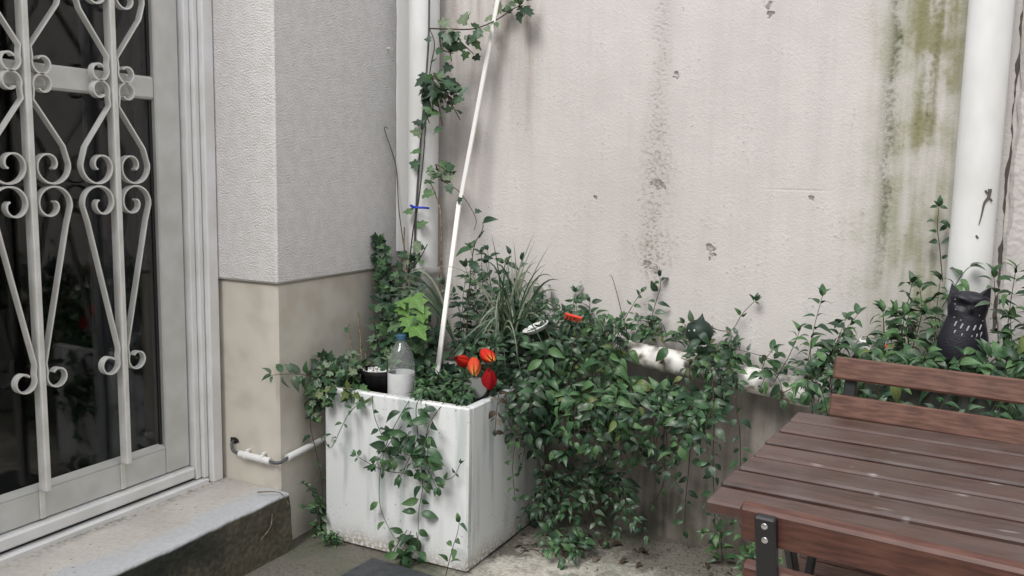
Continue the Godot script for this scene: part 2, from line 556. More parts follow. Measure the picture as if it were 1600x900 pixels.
	M.cap = mat(lin(0.035, 0.1, 0.17), 0.5)
	M.red = mat(lin(0.75, 0.05, 0.025), 0.4)
	M.label = tmat(lin(0.72, 0.73, 0.75), paint, Vector3(5, 5, 5), 0.5, null, 0.0, true)
	M.bottle = mat(Color(0.92, 0.95, 0.95, 0.1), 0.05, 0.6)
	M.bottle.transparency = BaseMaterial3D.TRANSPARENCY_ALPHA
	M.owl = tmat(lin(0.012, 0.012, 0.02), blotch, Vector3(8, 8, 8), 0.5, soil, 0.05, true)
	M.owl_mark = mat(lin(0.4, 0.4, 0.44), 0.5)
	M.glaze = mat(lin(0.018, 0.035, 0.026), 0.5, 0.4)
	M.glint = mat(lin(0.5, 0.55, 0.52), 0.4)
	var bark := noise_tex(0.05, [[0.2, Color(0.5, 0.48, 0.45)], [0.8, Color(1, 1, 1)]], 80, 128, 3)
	M.stem = tmat(lin(0.07, 0.075, 0.04), bark, Vector3(9, 9, 9), 0.8, null, 0.0, true)
	M.woody = tmat(lin(0.09, 0.065, 0.045), bark, Vector3(9, 9, 9), 0.85, null, 0.0, true)
	M.dry = tmat(lin(0.34, 0.27, 0.19), bark, Vector3(9, 9, 9), 0.85, null, 0.0, true)
	var lt := leaf_picture(false)
	var li := leaf_picture(true)
	M.l_dark = leaf_mat(0.027, 0.062, 0.033, lt, 0.46)
	M.l_mid = leaf_mat(0.045, 0.105, 0.046, lt, 0.4)
	M.l_light = leaf_mat(0.085, 0.17, 0.068, lt, 0.45)
	M.l_grey = leaf_mat(0.1, 0.145, 0.1, lt, 0.36)
	M.l_yellow = leaf_mat(0.12, 0.16, 0.05, lt, 0.5)
	M.i_dark = leaf_mat(0.026, 0.058, 0.033, li, 0.4)
	M.i_mid = leaf_mat(0.045, 0.1, 0.05, li, 0.42)
	M.i_light = leaf_mat(0.09, 0.17, 0.075, li, 0.45)
	M.i_pale = leaf_mat(0.16, 0.21, 0.13, li, 0.5)
	M.i_bright = leaf_mat(0.11, 0.22, 0.055, li, 0.5)
	M.blade = leaf_mat(0.07, 0.11, 0.065, lt, 0.45)
	M.blade_pale = leaf_mat(0.22, 0.26, 0.19, lt, 0.45)
	M.dead = leaf_mat(0.06, 0.042, 0.03, lt, 0.8)
	M.dead_grey = leaf_mat(0.14, 0.12, 0.1, li, 0.8)
	for p in [["p_red", [[0.0, lin(0.5, 0.02, 0.015)], [1.0, lin(0.6, 0.035, 0.02)]]], ["p_fire", [[0.0, lin(0.5, 0.022, 0.015)], [0.6, lin(0.58, 0.035, 0.02)], [0.95, lin(0.65, 0.2, 0.04)]]], ["p_orange", [[0.0, lin(0.62, 0.055, 0.025)], [0.5, lin(0.6, 0.08, 0.035)], [1.0, lin(0.62, 0.24, 0.06)]]], ["p_dark", [[0.0, lin(0.27, 0.008, 0.012)], [1.0, lin(0.36, 0.012, 0.016)]]]]:
		var g := Gradient.new()
		var offs := PackedFloat32Array()
		var cols := PackedColorArray()
		for r in p[1]:
			offs.append(r[0]); cols.append(r[1])
		g.offsets = offs; g.colors = cols
		var t := GradientTexture2D.new()
		t.gradient = g; t.width = 8; t.height = 64
		t.fill_from = Vector2(0, 0); t.fill_to = Vector2(0, 1)
		var pm := mat(Color.WHITE, 0.75, 0.25)
		pm.albedo_texture = t; pm.texture_repeat = false
		pm.backlight_enabled = true; pm.backlight = Color(0.35, 0.3, 0.3)
		M[p[0]] = pm


# ------------------------------------------------------------------ leaves
# base at the origin, tip towards +z, upper side towards +y, length 1
func oval_leaf(width: float, fold: float, droop: float, twist: float) -> ArrayMesh:
	var st := begin()
	var n := 5
	var rows := []
	for i in n + 1:
		var t := float(i) / n
		var w := width * 0.5 * pow(sin(PI * pow(t, 0.78)), 0.95) if i > 0 and i < n else 0.0
		var y := -droop * t * t + 0.1 * sin(PI * t)
		var z := t * (1.0 - 0.15 * droop * t)
		var tw := twist * t
		var l := Vector3(-w * cos(tw), y + w * fold - w * sin(tw), z)
		var r := Vector3(w * cos(tw), y + w * fold + w * sin(tw), z)
		rows.append([l, Vector3(0, y, z), r, t, w / maxf(width, 0.001)])
	for i in n:
		var a: Array = rows[i]
		var b: Array = rows[i + 1]
		for side in [0, 2]:
			var sg := -1.0 if side == 0 else 1.0
			var pts := [a[1], a[side], b[side], b[1]]
			var uvs := [Vector2(0.5, a[3]), Vector2(0.5 + sg * a[4], a[3]), Vector2(0.5 + sg * b[4], b[3]), Vector2(0.5, b[3])]
			for q in [[0, 1, 2], [0, 2, 3]]:
				var p0: Vector3 = pts[q[0]]
				var p1: Vector3 = pts[q[1]]
				var p2: Vector3 = pts[q[2]]
				var nn := (p1 - p0).cross(p2 - p0)
				if nn.length() < 1e-7:
					continue
				var ord: Array = q if nn.y < 0.0 else [q[0], q[2], q[1]]
				for k in ord:
					st.set_smooth_group(0)
					st.set_uv(uvs[k])
					st.add_vertex(pts[k])
	st.generate_normals()
	return st.commit()


func ivy_leaf(lobes: float, droop: float, cup: float) -> ArrayMesh:
	var half := [Vector2(0.0, 0.04), Vector2(0.14, -0.1), Vector2(0.34, -0.06), Vector2(0.5, 0.1), Vector2(0.36 - 0.06 * lobes, 0.26), Vector2(0.4 + 0.04 * lobes, 0.56), Vector2(0.24 - 0.05 * lobes, 0.62), Vector2(0.1, 0.85), Vector2(0.0, 1.0)]
	var st := begin()
	var lift := func(p: Vector2) -> Vector3:
		return Vector3(p.x, -droop * p.y * p.y + cup * absf(p.x) - 0.5 * droop * p.x * p.x, p.y)
	for sg in [-1.0, 1.0]:
		var c := Vector2(0, 0.3)
		for i in half.size() - 1:
			var a: Vector2 = half[i] * Vector2(sg, 1)
			var b: Vector2 = half[i + 1] * Vector2(sg, 1)
			var p := [c, a, b]
			var q: Array = [0, 1, 2] if (lift.call(a) - lift.call(c)).cross(lift.call(b) - lift.call(c)).y < 0.0 else [0, 2, 1]
			for k in q:
				st.set_smooth_group(0)
				st.set_uv(Vector2(0.5 + p[k].x, p[k].y))
				st.add_vertex(lift.call(p[k]))
	st.generate_normals()
	return st.commit()


func make_leaves() -> void:
	leaf_shapes.oval = [oval_leaf(0.5, 0.6, 0.75, 0.3), oval_leaf(0.36, 0.3, 0.6, -0.35), oval_leaf(0.46, 0.35, 0.25, 0.1), oval_leaf(0.54, 0.2, 0.4, -0.15), oval_leaf(0.4, 0.45, 0.15, 0.0), oval_leaf(0.5, 0.15, 0.55, 0.2), oval_leaf(0.44, 0.3, 0.05, -0.1)]
	leaf_shapes.ivy = [ivy_leaf(0.3, 0.2, 0.12), ivy_leaf(1.0, 0.3, 0.05), ivy_leaf(0.7, 0.1, 0.2), ivy_leaf(0.0, 0.35, -0.05)]


func put_leaf(th: Node3D, pos: Vector3, dir: Vector3, up: Vector3, size: float, shape: String, mats: Array) -> void:
	var z := dir.normalized()
	var x := up.cross(z)
	if x.length() < 0.05:
		x = Vector3.RIGHT
	x = x.normalized()
	var y := z.cross(x).normalized()
	var list: Array = leaf_shapes[shape]
	var me: ArrayMesh = list[rng.randi() % list.size()]
	var m: StandardMaterial3D = M[mats[rng.randi() % mats.size()]]
	var t := Transform3D(Basis(x * size * rng.randf_range(0.85, 1.15), y * size, z * size), pos - th.position)
	var id := th.get_instance_id()
	leaf_count[id] = int(leaf_count.get(id, 0)) + 1
	if leaf_count[id] > 300:
		var key := "%d|%s" % [id, m.get_instance_id()]
		if not spare.has(key):
			spare[key] = [th, begin(), m]
		spare[key][1].append_from(me, 0, t)
		return
	var o := MeshInstance3D.new()
	o.name = "leaf"
	o.mesh = me
	o.material_override = m
	o.transform = t
	th.add_child(o, true)


func flush_spare() -> void:
	for k in spare:
		var s: Array = spare[k]
		var o := part("foliage", s[1], s[2], s[0])
		o.set_meta("kind", "stuff")


# one stem with its leaves; p in world axes
func vine(th: Node3D, p: Array, o := {}) -> void:
	var path := smooth_path(p, 6)
	var st := begin()
	var off := []
	for q in path:
		off.append(q - th.position)
	var r: float = o.get("r", 0.0013)
	tube(st, off, r, r * 0.6, 5)
	part("stem", st, M[o.get("stem", "stem")], th)
	var gap: float = o.get("gap", 0.035)
	var size: float = o.get("size", 0.04)
	var face: Vector3 = o.get("face", Vector3(0.1, 0.75, 0.8)).normalized()
	var shape: String = o.get("shape", "oval")
	var mats: Array = o.get("mats", ["l_dark", "l_mid", "l_mid", "l_light", "l_grey"])
	var start: float = o.get("start", 0.1)
	var total := 0.0
	for i in path.size() - 1:
		total += path[i].distance_to(path[i + 1])
	var run := 0.0
	var next: float = total * start
	var turn := rng.randf() * TAU
	for i in path.size() - 1:
		var a: Vector3 = path[i]
		var b: Vector3 = path[i + 1]
		var l := a.distance_to(b)
		while l > 0.0 and next <= run + l:
			var pos := a.lerp(b, (next - run) / l)
			var t := (b - a) / l
			var s := t.cross(face)
			s = s.normalized() if s.length() > 0.15 else Vector3.RIGHT
			var young := lerpf(1.0, o.get("tip", 0.65), next / total)
			for sg in ([-1.0, 1.0] if o.get("pair", true) else [1.0 if rng.randf() < 0.5 else -1.0]):
				if rng.randf() < o.get("drop", 0.08):
					continue
				var d: Vector3 = (s * sg).rotated(t, rng.randf_range(-0.9, 0.9)) + t * rng.randf_range(0.1, 0.7) + face * rng.randf_range(-0.1, 0.5) + Vector3(0, rng.randf_range(-0.55, 0.15), 0)
				d = d.normalized()
				var up := (face + Vector3(rng.randf_range(-0.75, 0.75), rng.randf_range(-0.35, 0.5), rng.randf_range(-0.5, 0.4))).normalized()
				var sz := size * young * rng.randf_range(0.6, 1.25)
				put_leaf(th, pos + d * sz * o.get("petiole", 0.12), d, up, sz, shape, mats)
			next += gap * rng.randf_range(0.75, 1.3)
			turn += 1.57
		run += l
	if o.get("crown", true):
		var tdir: Vector3 = (path[-1] - path[-2]).normalized()
		for k in 3:
			var d := (tdir + Vector3(rng.randf_range(-0.7, 0.7), rng.randf_range(-0.4, 0.5), rng.randf_range(-0.2, 0.7))).normalized()
			put_leaf(th, path[-1], d, face, size * o.get("tip", 0.65) * rng.randf_range(0.7, 1.1), shape, mats)


func within(lo: Vector3, hi: Vector3) -> Vector3:
	return Vector3(rng.randf_range(lo.x, hi.x), rng.randf_range(lo.y, hi.y), rng.randf_range(lo.z, hi.z))


# n stems from one region to another, bowed by lift at their middles
func spray(th: Node3D, n: int, lo0: Vector3, hi0: Vector3, lo1: Vector3, hi1: Vector3, lift: Vector3, o := {}) -> void:
	for i in n:
		var a := within(lo0, hi0)
		var f := rng.randf()
		var b := within(lo1, hi1)
		if o.get("follow", true):
			b.x = lerpf(lo1.x, hi1.x, clampf((a.x - lo0.x) / maxf(0.001, hi0.x - lo0.x) + rng.randf_range(-0.3, 0.3), 0.0, 1.0))
		var m := (a + b) * 0.5 + lift * lerpf(0.5, 1.2, f) + within(Vector3(-0.02, -0.02, -0.02), Vector3(0.02, 0.02, 0.02))
		vine(th, [a, m, b], o)


# ------------------------------------------------------------------ scene
func _ready() -> void:
	rng.seed = 20240
	# camera, sky, light
	var cam := Camera3D.new()
	cam.name = "camera"
	add_child(cam)
	cam.rotation_order = EULER_ORDER_YXZ
	cam.position = Vector3(1.787, 1.15, 2.663)
	cam.rotation = Vector3(-0.130788, 0.469203, 0.019007)
	cam.fov = 35.55
	cam.near = 0.05
	cam.far = 200.0
	cam.current = true
	var we := WorldEnvironment.new()
	we.name = "environment"
	var env := Environment.new()
	env.background_mode = Environment.BG_SKY
	var sky := Sky.new()
	var ps := ProceduralSkyMaterial.new()
	ps.sky_top_color = Color(0.96, 0.97, 0.99)
	ps.sky_horizon_color = Color(0.7, 0.715, 0.735)
	ps.sky_curve = 0.3
	ps.ground_bottom_color = Color(0.3, 0.29, 0.28)
	ps.ground_horizon_color = Color(0.6, 0.6, 0.6)
	ps.sun_angle_max = 1.0
	sky.sky_material = ps
	env.sky = sky
	env.background_energy_multiplier = 1.0
	env.tonemap_mode = Environment.TONE_MAPPER_LINEAR
	env.tonemap_exposure = 1.7
	env.sdfgi_enabled = true
	env.ssao_enabled = true
	env.ssil_enabled = true
	we.environment = env
	add_child(we)
	var sun := DirectionalLight3D.new()
	sun.name = "daylight"
	add_child(sun)
	sun.look_at_from_position(Vector3.ZERO, Vector3(0.05, -0.95, -0.85), Vector3.UP)
	sun.light_energy = 0.5
	sun.light_color = Color(1.0, 0.99, 0.975)
	sun.light_angular_distance = 24.0
	sun.shadow_enabled = true

	make_materials()
	make_leaves()
	build_setting()
	build_door()
	build_pipes()
	build_planter()
	build_furniture()
	build_small()
	build_plants()
	flush_spare()


func build_setting() -> void:
	# ground: one sheet, finely divided near the wall
	var uvg := func(p: Vector3) -> Vector2: return Vector2((p.x + 0.2) / 2.4, (p.z + 0.1) / 2.4)
	var gn := noise(3.0, 3, 90)
	var st := begin()
	var xs := []
	for i in 41: xs.append(-0.4 + 0.08 * i)
	xs = [-60.0] + xs + [60.0]
	var zs := []
	for i in 36: zs.append(-0.2 + 0.08 * i)
	zs = [-60.0] + zs + [60.0]
	var hh := func(x: float, z: float) -> float: return 0.004 * gn.get_noise_2d(x, z) if absf(x) < 10.0 and absf(z) < 10.0 else 0.0
	for i in xs.size() - 1:
		for k in zs.size() - 1:
			var q := []
			var n := []
			for c in [[i, k], [i + 1, k], [i + 1, k + 1], [i, k + 1]]:
				var x: float = xs[c[0]]
				var z: float = zs[c[1]]
				q.append(Vector3(x, hh.call(x, z), z))
				n.append(Vector3(hh.call(x - 0.02, z) - hh.call(x + 0.02, z), 0.04, hh.call(x, z - 0.02) - hh.call(x, z + 0.02)).normalized())
			quad(st, q[0], q[1], q[2], q[3], n, [uvg.call(q[0]), uvg.call(q[1]), uvg.call(q[2]), uvg.call(q[3])])
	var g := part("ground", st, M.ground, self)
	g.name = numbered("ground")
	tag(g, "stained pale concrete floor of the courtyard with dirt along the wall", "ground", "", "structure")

	# back wall
	var t := thing("courtyard_wall", "tall stained off-white plaster wall behind the planter and the table", "wall", Vector3(1.0, 0, 0))
	var uvw := func(p: Vector3, n: Vector3) -> Vector2: return Vector2((p.x + 0.1) / 2.4, (2.0 - p.y) / 2.0)
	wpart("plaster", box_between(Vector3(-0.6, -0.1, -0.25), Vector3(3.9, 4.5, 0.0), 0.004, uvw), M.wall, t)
	wpart("coping", box_between(Vector3(-0.6, 4.502, -0.28), Vector3(3.9, 4.56, 0.02), 0.006), M.plain_wall, t)
	wpart("unseen_wall", box_between(Vector3(3.7, -0.1, 0.026), Vector3(3.9, 3.0, 6.0), 0.004), M.plain_wall, t)  # unseen courtyard walls, added to hold back light from the sides
	wpart("unseen_wall", box_between(Vector3(-0.6, -0.1, 6.002), Vector3(3.9, 3.0, 6.2), 0.004), M.plain_wall, t)
	# return of the wall beyond the right downpipe, its plaster edge broken
	var wn := noise(9.0, 4, 95)
	st = begin()
	var prev := []
	for i in 90:
		var y := -0.05 + 2.6 * i / 89.0
		var x := 1.872 + 0.012 * wn.get_noise_2d(y, 0.0) + 0.006 * wn.get_noise_2d(y * 5.0, 3.0)
		var row := [Vector3(x + 0.004, y, 0.001), Vector3(x, y, 0.014), Vector3(x + 0.008, y, 0.024), Vector3(3.698, y, 0.024)]
		if prev:
			for k in 3:
				quad(st, prev[k], prev[k + 1], row[k + 1], row[k], [Vector3(-1, 0, 0.2).normalized() if k == 0 else (Vector3(-0.7, 0, 0.7) if k == 1 else Vector3.BACK)])
		prev = row
	wpart("plaster_patch", st, M.plain_wall, t)

	# house on the left: pier of coarse render over a smooth base, and the wall round the door
	t = thing("house_wall", "pale rendered house corner with smooth base beside the barred door", "wall", Vector3(-0.2, 0, 0.4))
	wpart("render_block", box_between(Vector3(-0.6, 0.806, 0.001), Vector3(0.002, 2.25, 0.658), 0.006), M.render, t)
	wpart("base_block", box_between(Vector3(-0.6, -0.05, 0.002), Vector3(-0.011, 0.804, 0.645), 0.008), M.base, t)
	wpart("lintel_wall", box_between(Vector3(-0.6, 2.17, 0.66), Vector3(-0.222, 2.25, 1.8), 0.004), M.render, t)
	wpart("side_wall", box_between(Vector3(-0.6, 0.0, 1.802), Vector3(-0.222, 2.25, 4.2), 0.004), M.render, t)
	# the dark room behind the glass
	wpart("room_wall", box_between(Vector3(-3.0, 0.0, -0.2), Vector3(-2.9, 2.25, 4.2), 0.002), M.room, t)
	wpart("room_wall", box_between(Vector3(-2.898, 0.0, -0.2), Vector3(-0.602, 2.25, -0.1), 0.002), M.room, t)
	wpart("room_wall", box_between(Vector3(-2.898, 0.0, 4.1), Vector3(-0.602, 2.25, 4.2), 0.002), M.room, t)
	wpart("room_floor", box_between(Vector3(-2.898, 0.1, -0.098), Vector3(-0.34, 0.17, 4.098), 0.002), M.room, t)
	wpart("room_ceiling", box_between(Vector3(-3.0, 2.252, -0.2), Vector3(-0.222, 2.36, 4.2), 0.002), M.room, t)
	# a nail left in the render
	var nl := begin()
	tube(nl, [Vector3(0.0, 1.545, 0.1), Vector3(0.012, 1.547, 0.1)], 0.003, 0.004, 8, true)
	wpart("nail", nl, M.white_plastic, t)

	# step along the door
	t = thing("door_step", "worn pale concrete step with dark mossy front under the door", "step", Vector3(-0.15, 0, 1.4))
	var prof := []
	for i in 13: prof.append(Vector2(lerpf(-0.34, 0.018, i / 12.0), 0.18 - 0.004 * i / 12.0))
	for i in 4: prof.append(Vector2(0.018 + 0.01 * sin((i + 1) / 4.0 * PI / 2), 0.176 - 0.011 * (1.0 - cos((i + 1) / 4.0 * PI / 2))))
	for i in 10: prof.append(Vector2(lerpf(0.029, 0.04, (i + 1) / 10.0), lerpf(0.16, -0.01, (i + 1) / 10.0)))
	var lens := [0.0]
	for i in prof.size() - 1: lens.append(lens[-1] + prof[i].distance_to(prof[i + 1]))
	var sn := noise(7.0, 4, 97)
	var grid := []
	var nz := 70
	for k in nz + 1:
		var z := 0.646 + 1.75 * k / nz
		var row := []
		for i in prof.size():
			var d: float = 0.0035 * sn.get_noise_3d(prof[i].x * 2.0, prof[i].y * 2.0, z) + (0.005 * sn.get_noise_2d(z * 4.0, 3.0) if i > 11 and i < 18 else 0.0)
			row.append(Vector3(prof[i].x + (d if i > 11 else 0.0), prof[i].y + (d if i < 17 else 0.0), z))
		grid.append(row)
	st = begin()
	var nrm := func(k: int, i: int) -> Vector3:
		var a: Vector3 = grid[mini(k + 1, nz)][i] - grid[maxi(k - 1, 0)][i]
		var b: Vector3 = grid[k][mini(i + 1, prof.size() - 1)] - grid[k][maxi(i - 1, 0)]
		return a.cross(b).normalized() if a.cross(b).dot(Vector3(1, 1, 0)) > 0 else -a.cross(b).normalized()
	for k in nz:
		for i in prof.size() - 1:
			var q := []
			var n := []
			var u := []
			for c in [[k, i], [k, i + 1], [k + 1, i + 1], [k + 1, i]]:
				q.append(grid[c[0]][c[1]])
				n.append(nrm.call(c[0], c[1]))
				u.append(Vector2((grid[c[0]][c[1]].z - 0.646) / 1.8, lens[c[1]] / 0.555))
			quad(st, q[0], q[1], q[2], q[3], n, u)
	for i in prof.size() - 1:
		quad(st, grid[0][i], grid[0][i + 1], Vector3(grid[0][i + 1].x, -0.01, 0.646), Vector3(grid[0][i].x, -0.01, 0.646), [Vector3.FORWARD], [Vector2(0, 0.85), Vector2(0, 0.85), Vector2(0, 0.95), Vector2(0, 0.95)])
	wpart("concrete", st, M.step, t)


func scroll_curve(r0: float, turns: float, c: Vector2, a0: float, dir: float, n := 16) -> Array:
	# spiral from its tight inner end out to radius r0 at angle a0
	var out := []
	for i in n + 1:
		var t := float(i) / n
		var a := a0 - dir * turns * TAU * (1.0 - t)
		out.append(c + Vector2(cos(a), sin(a)) * lerpf(r0 * 0.42, r0, pow(t, 0.8)))
	return out


func build_door() -> void:
	var f := thing("door_frame", "white painted door frame with threshold set into the house wall", "door frame", Vector3(-0.28, 0.18, 0.7))
	wpart("outer_jamb", box_between(Vector3(-0.34, 0.178, 0.660), Vector3(-0.222, 2.168, 0.702), 0.004), M.frame, f)
	wpart("inner_jamb", box_between(Vector3(-0.34, 0.196, 0.704), Vector3(-0.238, 2.168, 0.722), 0.003), M.frame, f)
	wpart("inner_jamb", box_between(Vector3(-0.34, 0.196, 0.7235), Vector3(-0.25, 2.168, 0.744), 0.003), M.frame, f)
	wpart("sill", box_between(Vector3(-0.34, 0.203, 0.746), Vector3(-0.25, 0.237, 1.798), 0.005), M.frame, f)
	wpart("sill_gap", box_between(Vector3(-0.34, 0.194, 0.746), Vector3(-0.262, 0.2025, 1.798), 0.001), M.gasket, f)
	wpart("threshold", box_between(Vector3(-0.34, 0.172, 0.704), Vector3(-0.236, 0.1935, 1.798), 0.004), M.frame, f)
	wpart("head", box_between(Vector3(-0.34, 2.152, 0.746), Vector3(-0.25, 2.168, 1.798), 0.003), M.frame, f)

	var d := thing("glazed_door", "grey-white glazed door with scrolled iron grille, above the worn step", "door", Vector3(-0.29, 0.24, 0.748))
	wpart("stile", box_between(Vector3(-0.318, 0.24, 0.748), Vector3(-0.27, 2.148, 0.836), 0.004), M.door, d)
	wpart("stile", box_between(Vector3(-0.318, 0.24, 1.66), Vector3(-0.27, 2.148, 1.75), 0.004), M.door, d)
	wpart("rail", box_between(Vector3(-0.318, 0.24, 0.837), Vector3(-0.2705, 0.318, 1.659), 0.004), M.door, d)
	wpart("rail", box_between(Vector3(-0.318, 1.326, 0.837), Vector3(-0.2705, 1.388, 1.659), 0.006), M.door, d)
	wpart("rail", box_between(Vector3(-0.318, 2.06, 0.837), Vector3(-0.2705, 2.148, 1.659), 0.006), M.door, d)
	for pn in [[0.325, 1.3255], [1.3885, 2.0595]]:
		wpart("pane", box_between(Vector3(-0.298, pn[0], 0.838), Vector3(-0.293, pn[1], 1.658), 0.0005), M.glass, d)
		wpart("gasket", box_between(Vector3(-0.292, pn[0] + 0.004, 0.837), Vector3(-0.284, pn[1] - 0.003, 0.846), 0.001), M.gasket, d)
	# bead that slopes down to the glass above the bottom rail
	var st := begin()
	for z in [[0.837, 1.659]]:
		var a := Vector3(-0.2705, 0.3185, z[0])
		var b := Vector3(-0.2705, 0.3185, z[1])
		var c := Vector3(-0.292, 0.331, z[1])
		var e := Vector3(-0.292, 0.331, z[0])
		quad(st, a, b, c, e, [Vector3(0.5, 0.86, 0)])
		quad(st, a, b, Vector3(-0.292, 0.3185, z[1]), Vector3(-0.292, 0.3185, z[0]), [Vector3.DOWN])
		quad(st, e, c, Vector3(-0.292, 0.3185, z[1]), Vector3(-0.292, 0.3185, z[0]), [Vector3.LEFT])
	wpart("glazing_bead", st, M.door, d)
	# grille: upright bars with mirrored pairs of scrolled straps
	for zc in [0.992, 1.238, 1.484]:
		wpart("grille_foot", box_between(Vector3(-0.2700, 0.243, zc - 0.0078), Vector3(-0.2655, 0.3195, zc + 0.0078), 0.0018), M.iron, d)
		wpart("grille_bar", box_between(Vector3(-0.268, 0.32, zc - 0.008), Vector3(-0.238, 2.1, zc + 0.008), 0.0025), M.iron, d)
		for sg in [-1.0, 1.0]:
			# (large scroll height, small scroll height): the strap runs slanting between them
			for e in [[1.136, 1.333, 1.0, 0.047, 0.029], [1.046, 0.612, -1.0, 0.047, 0.032], [1.584, 1.386, -1.0, 0.047, 0.029], [1.676, 2.03, 1.0, 0.047, 0.029]]:
				var big_y: float = e[0]
				var small_y: float = e[1]
				var up: float = signf(small_y - big_y)
				# large loop: spiral, round the outside, straight to the bar, out into the small scroll
				var p := []
				var bc := Vector2(0.060, big_y - up * 0.0)
				for i in 30:
					var q := i / 29.0
					var ang := lerpf(-2.1 * PI, 0.06 * PI, q)
					var rr := lerpf(0.016, 0.046, pow(q, 0.55))
					var c2 := bc + Vector2(lerpf(-0.016, 0.0, q), 0.0)
					p.append(c2 + Vector2(cos(ang) * rr, sin(ang) * rr * up))
				var su := 0.0135
				var sy := small_y - up * 0.036
				p.append(Vector2(0.092, big_y + up * 0.052))
				p.append(Vector2(lerpf(0.092, su, 0.35), lerpf(big_y + up * 0.052, sy, 0.35)))
				p.append(Vector2(lerpf(0.092, su, 0.7), lerpf(big_y + up * 0.052, sy, 0.7)))
				p.append(Vector2(su, sy))
				var sr: float = e[4]
				var sc := Vector2(su + sr + 0.001, small_y)
				for i in 20:
					var q := i / 19.0
					var ang := lerpf(PI * 1.12, -0.75 * PI, q)
					var rr := lerpf(sr, sr * 0.42, pow(q, 1.6))
					p.append(sc + Vector2(lerpf(0.0, -0.004, q), 0.0) + Vector2(cos(ang) * rr, sin(ang) * rr * up))
				var pts := []
				for v2 in p:
					pts.append(Vector2(zc + sg * v2.x, v2.y))
				st = begin()
				strap(st, pts, -0.262, -0.243, 0.0042)
				wpart("scroll", st, M.iron, d)
	# curtain edge and things dimly seen inside
	var cu := thing("curtain", "dim bluish curtain hanging behind the door glass by its stile", "curtain", Vector3(-0.46, 0.2, 0.9))
	st = begin()
	var pr := []
	for i in 30:
		pr.append(Vector2(0.76 + 0.006 * i, -0.45 + 0.012 * sin(i * 1.1)))
	for i in 29:
		var a: Vector2 = pr[i]
		var b: Vector2 = pr[i + 1]
		quad(st, Vector3(a.y, 0.2, a.x), Vector3(b.y, 0.2, b.x), Vector3(b.y, 2.1, b.x), Vector3(a.y, 2.1, a.x), [Vector3(1, 0, -0.4 * cos(i * 1.1)).normalized(), Vector3(1, 0, -0.4 * cos(i * 1.1 + 1.1)).normalized(), Vector3(1, 0, -0.4 * cos(i * 1.1 + 1.1)).normalized(), Vector3(1, 0, -0.4 * cos(i * 1.1)).normalized()])
	wpart("cloth", st, M.curtain, cu)


